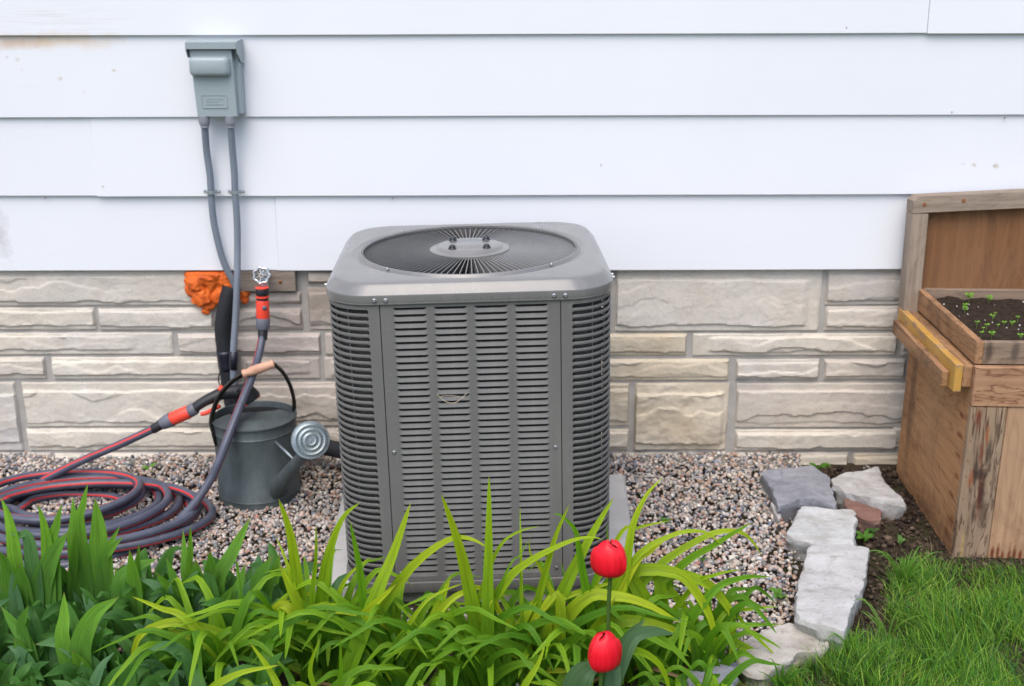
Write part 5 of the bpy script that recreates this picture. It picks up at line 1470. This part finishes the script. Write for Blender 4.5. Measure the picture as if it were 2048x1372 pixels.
for c, (cx, cR, _) in enumerate(BCL):
    root = broots[c]; rnd = random.Random(c+150)
    for k in range(30):
        az = rnd.uniform(0, 2*PI); L = rnd.uniform(.14, .26); zmax = .235 if cR > 2.5 else .24
        d = Vector((math.cos(az), math.sin(az), 0)); b = Vector((cx+rnd.uniform(-.12,.12), cR+CAMY+rnd.uniform(-.12,.08), -.005))
        h = min(L*rnd.uniform(.6, 1.0), zmax); r = L*rnd.uniform(.1, .6)
        q = rnd.random()
        pts = [b, b+d*r*.25+Vector((0,0,h*.45)), b+d*r*.65+Vector((0,0,h*.85)), b+d*r*(1.0+.2*q)+Vector((0,0,h*(1.02-.25*q)))]
        ti = rnd.random()
        c1 = mixc(BR0, BR1, ti) if ti < .75 else mixc(BR1, BLU, .7)
        me = leaf_mesh('leaf', pts, rnd.uniform(.028, .052), 'broad', mixc(BR0, c1, .3), c1, rnd.uniform(.1, .4), (rnd.uniform(-.4,.4), -.7, .6), rnd.uniform(-.6, .6), 11, Vector(root.location))  # base colour darkened, painted shade low in the plant
        mesh_obj('leaf', me, M['leaf'], root)

# ---- tulips
def petal_mesh(R_, H, a0, phase, seed, inner):
    nu, nv = 9, 14; v = []; uvs = []; rnd = random.Random(seed)
    for j in range(nv+1):
        t = j/nv
        # bulb profile: swells low, closes at the top
        r = R_*max(.0, 1-abs((t-.42)/.586)**2.1)**.5 if t > .42 else R_*max(.02, 1-abs((t-.42)/.43)**2.6)**.5
        r *= (.93 if inner else 1.0)
        half = math.radians(69)*(1-.62*sstep(.86, 1.02, t))*(.6+.4*sstep(0, .2, t))
        for i in range(nu+1):
            u = i/nu*2-1; a = a0+u*half
            z = H*t*(1-.10*u*u*t**4) + H*.015*(1-abs(u))*sstep(.8,1,t)
            rr = r*(1+.02*noise.noise(Vector((u*2, t*4, seed)))) + (.0012 if abs(u) > .85 else 0) + .0030*phase*abs(u)**2
            rr *= 1-.035*math.exp(-(u/.12)**2)*sstep(.2,.6,t)
            v.append((rr*math.cos(a), rr*math.sin(a), z)); uvs.append((i/nu, t))
    f = [(j*(nu+1)+i, j*(nu+1)+i+1, (j+1)*(nu+1)+i+1, (j+1)*(nu+1)+i) for j in range(nv) for i in range(nu)]
    me = bpy.data.meshes.new('petal'); me.from_pydata(v, [], f)
    ul = me.uv_layers.new(name='UVMap'); li = np.zeros(len(me.loops), dtype=np.int32); me.loops.foreach_get('vertex_index', li)
    ul.data.foreach_set('uv', np.array(uvs, dtype=np.float32)[li].ravel()); me.shade_smooth(); me.materials.append(M['petal']); return me
def green_tube(name, pts, r, parent, col=(.09,.17,.035)):
    me = MB().tube(pts, r, 10).mesh(name, True)
    ca = me.color_attributes.new('Col', 'FLOAT_COLOR', 'POINT'); ca.data.foreach_set('color', np.tile(np.array((*col, 1), np.float32), len(me.vertices)))
    me.uv_layers.new(name='UVMap'); return mesh_obj(name, me, M['leaf'], parent)
def tulip(px, top, bot, R, wpx, tilt, label, seed, leaves):
    b = at(px, bot, R=R); t = at(px, top, R=R); H = (t.z-b.z)*.93; root = empty('red_tulip', (b.x+.01, b.y, 0))
    o = Vector(root.location); tag(root, label, 'tulip', 'red tulips among the daylilies')
    green_tube('stem', catmull([Vector((0,0,-.01)), Vector((-.006,.004,b.z*.4)), Vector((-.012,.0,b.z*.8)), Vector((b.x-o.x, 0, b.z+.004))], 6), .0042, root)
    fl = empty('flower', (b.x-o.x, 0, b.z), (math.radians(tilt[0]), math.radians(tilt[1]), 0)); fl.parent = root
    Rr = wpx/2300*(R*.953+(CAMZ-b.z)*.304)/2
    for k in range(3): o_ = mesh_obj('petal', petal_mesh(Rr, H*.96, 2*PI*k/3+.55, 0, seed+k, True), None, fl)
    for k in range(3): o_ = mesh_obj('petal', petal_mesh(Rr*(1, .97, 1.03)[k], H*(1, .95, 1.04)[k], 2*PI*k/3+.55-PI/3+seed*.035, 1, seed+9+k, False), None, fl)
    for pts, w in leaves:
        P_ = [at(x, y, R=r)-o if y < 1400 else at(x, y, R=r)-o for x, y, r in pts]
        mesh_obj('leaf', leaf_mesh('leaf', P_, w, 'broad', (.055,.12,.05), (.085,.17,.075), .3, (.2,-.6,.7), .3, 14), M['leaf'], root)
tulip(1221, 1073, 1149, 2.02, 68, (2, -4), 'upper of two red tulips, open flower in front of the air conditioner corner', 20, [([(1200,1420,2.02),(1230,1330,2.05),(1262,1270,2.08),(1290,1240,2.1)], .035)])
tulip(1204, 1258, 1338, 1.98, 64, (0, 3), 'lower of two red tulips, near the bottom edge of the photo', 40,
      [([(1150,1440,1.98),(1150,1390,1.99),(1165,1350,2.0),(1200,1325,2.02)], .06),([(1215,1440,1.98),(1225,1370,2.0),(1232,1330,2.03),(1250,1310,2.05)], .035),([(1225,1400,2.0),(1260,1285,2.05),(1300,1263,2.07),(1350,1268,2.09)], .03)])

# ---- weeds on the gravel and soil
def weed(x, y, z, s, label, seed, n=7, col=(.07,.18,.02), grp='small weeds on the gravel and soil'):
    rnd = random.Random(seed); b = at(x, y, z=z); root = empty('weed', b); tag(root, label, 'weed', grp)
    for k in range(n):
        a = rnd.uniform(0, 2*PI); L = s*rnd.uniform(.5, 1); d = Vector((math.cos(a), math.sin(a), 0))
        pts = [Vector((0,0,-.005)), d*L*.3+Vector((0,0,L*.35)), d*L*.7+Vector((0,0,L*.5)), d*L+Vector((0,0,L*rnd.uniform(.2,.6)))]
        mesh_obj('leaf', leaf_mesh('leaf', pts, L*rnd.uniform(.28,.45), 'broad', col, tuple(c*1.3 for c in col), .15, (0,-.4,.9), 0, 8), M['leaf'], root)
weed(298, 940, .03, .035, 'tiny round-leaved green weed at the foot of the wall above the hose coil', 1, 4, (.10,.28,.02))
weed(1635, 938, .04, .045, 'narrow green weed between the blue-grey rock and the pale wedge rock', 2, 6)
weed(1560, 1195, .015, .040, 'leafy weed in the gravel left of the long slab', 3, 9, (.09,.21,.03))
weed(1475, 1200, .015, .040, 'pale weed in the gravel just above the arching daylily tips', 4, 7)
weed(1405, 1120, .012, .020, 'small weed in the middle of the gravel right of the tulip', 5, 5)
weed(1330, 1045, .012, .025, 'small weed in the gravel beside the concrete pad', 6, 5)
weed(1730, 1080, .012, .045, 'low weed on the soil right of the cream squarish rock', 7, 8)
weed(1800, 1085, .012, .030, 'thin weed on the dark soil near the planter box corner', 8, 5, (.10,.20,.05))
weed(1745, 1065, .012, .03, 'dark weed just below the red-brown rock', 9, 6, (.04,.12,.02))
# broad grass tufts at the edge of the lawn
def tuft(x, y, s, n, label, seed, col=(.09,.22,.02), cat='grass tuft'):
    rnd = random.Random(seed); b = at(x, y, z=0); root = empty('grass_tuft', b); tag(root, label, cat, 'coarse grass tufts by the edging')
    for k in range(n):
        a = rnd.uniform(0, 2*PI); L = s*rnd.uniform(.55, 1.1); d = Vector((math.cos(a), math.sin(a)*.7, 0)); r = rnd.uniform(.2, .8)
        pts = [d*.006, d*L*r*.35+Vector((0,0,L*.5)), d*L*r*.8+Vector((0,0,L*.8)), d*L*r*1.2+Vector((0,0,L*rnd.uniform(.6,.95)))]
        mesh_obj('blade', leaf_mesh('blade', pts, .006*rnd.uniform(.6,1.3), 'grass', tuple(c*.7 for c in col), tuple(c*1.3 for c in col), .2, (0,-.7,.6), rnd.uniform(-.8,.8), 9), M['leaf'], root)
tuft(1805, 1175, .13, 16, 'coarse bright grass tuft at the lawn edge below the planter corner', 1, (.10,.24,.03))
tuft(1770, 1290, .12, 10, 'coarse grass tuft on the bare hollow right of the long slab', 2, (.12,.24,.04))
tuft(1700, 1320, .10, 12, 'grass tuft against the front of the long slab', 3)
tuft(1560, 1385, .10, 14, 'grass tuft between the broad cream stone and the front edge', 4, (.06,.16,.02))
tuft(1450, 1350, .09, 10, 'thin grass tuft behind the right arching daylily', 5, (.05,.13,.02))
tuft(1990, 1300, .09, 10, 'coarse grass tuft near the right edge of the lawn', 6, (.12,.25,.04))
tuft(1880, 1350, .09, 10, 'coarse grass tuft at the bottom of the lawn', 7, (.11,.24,.05))
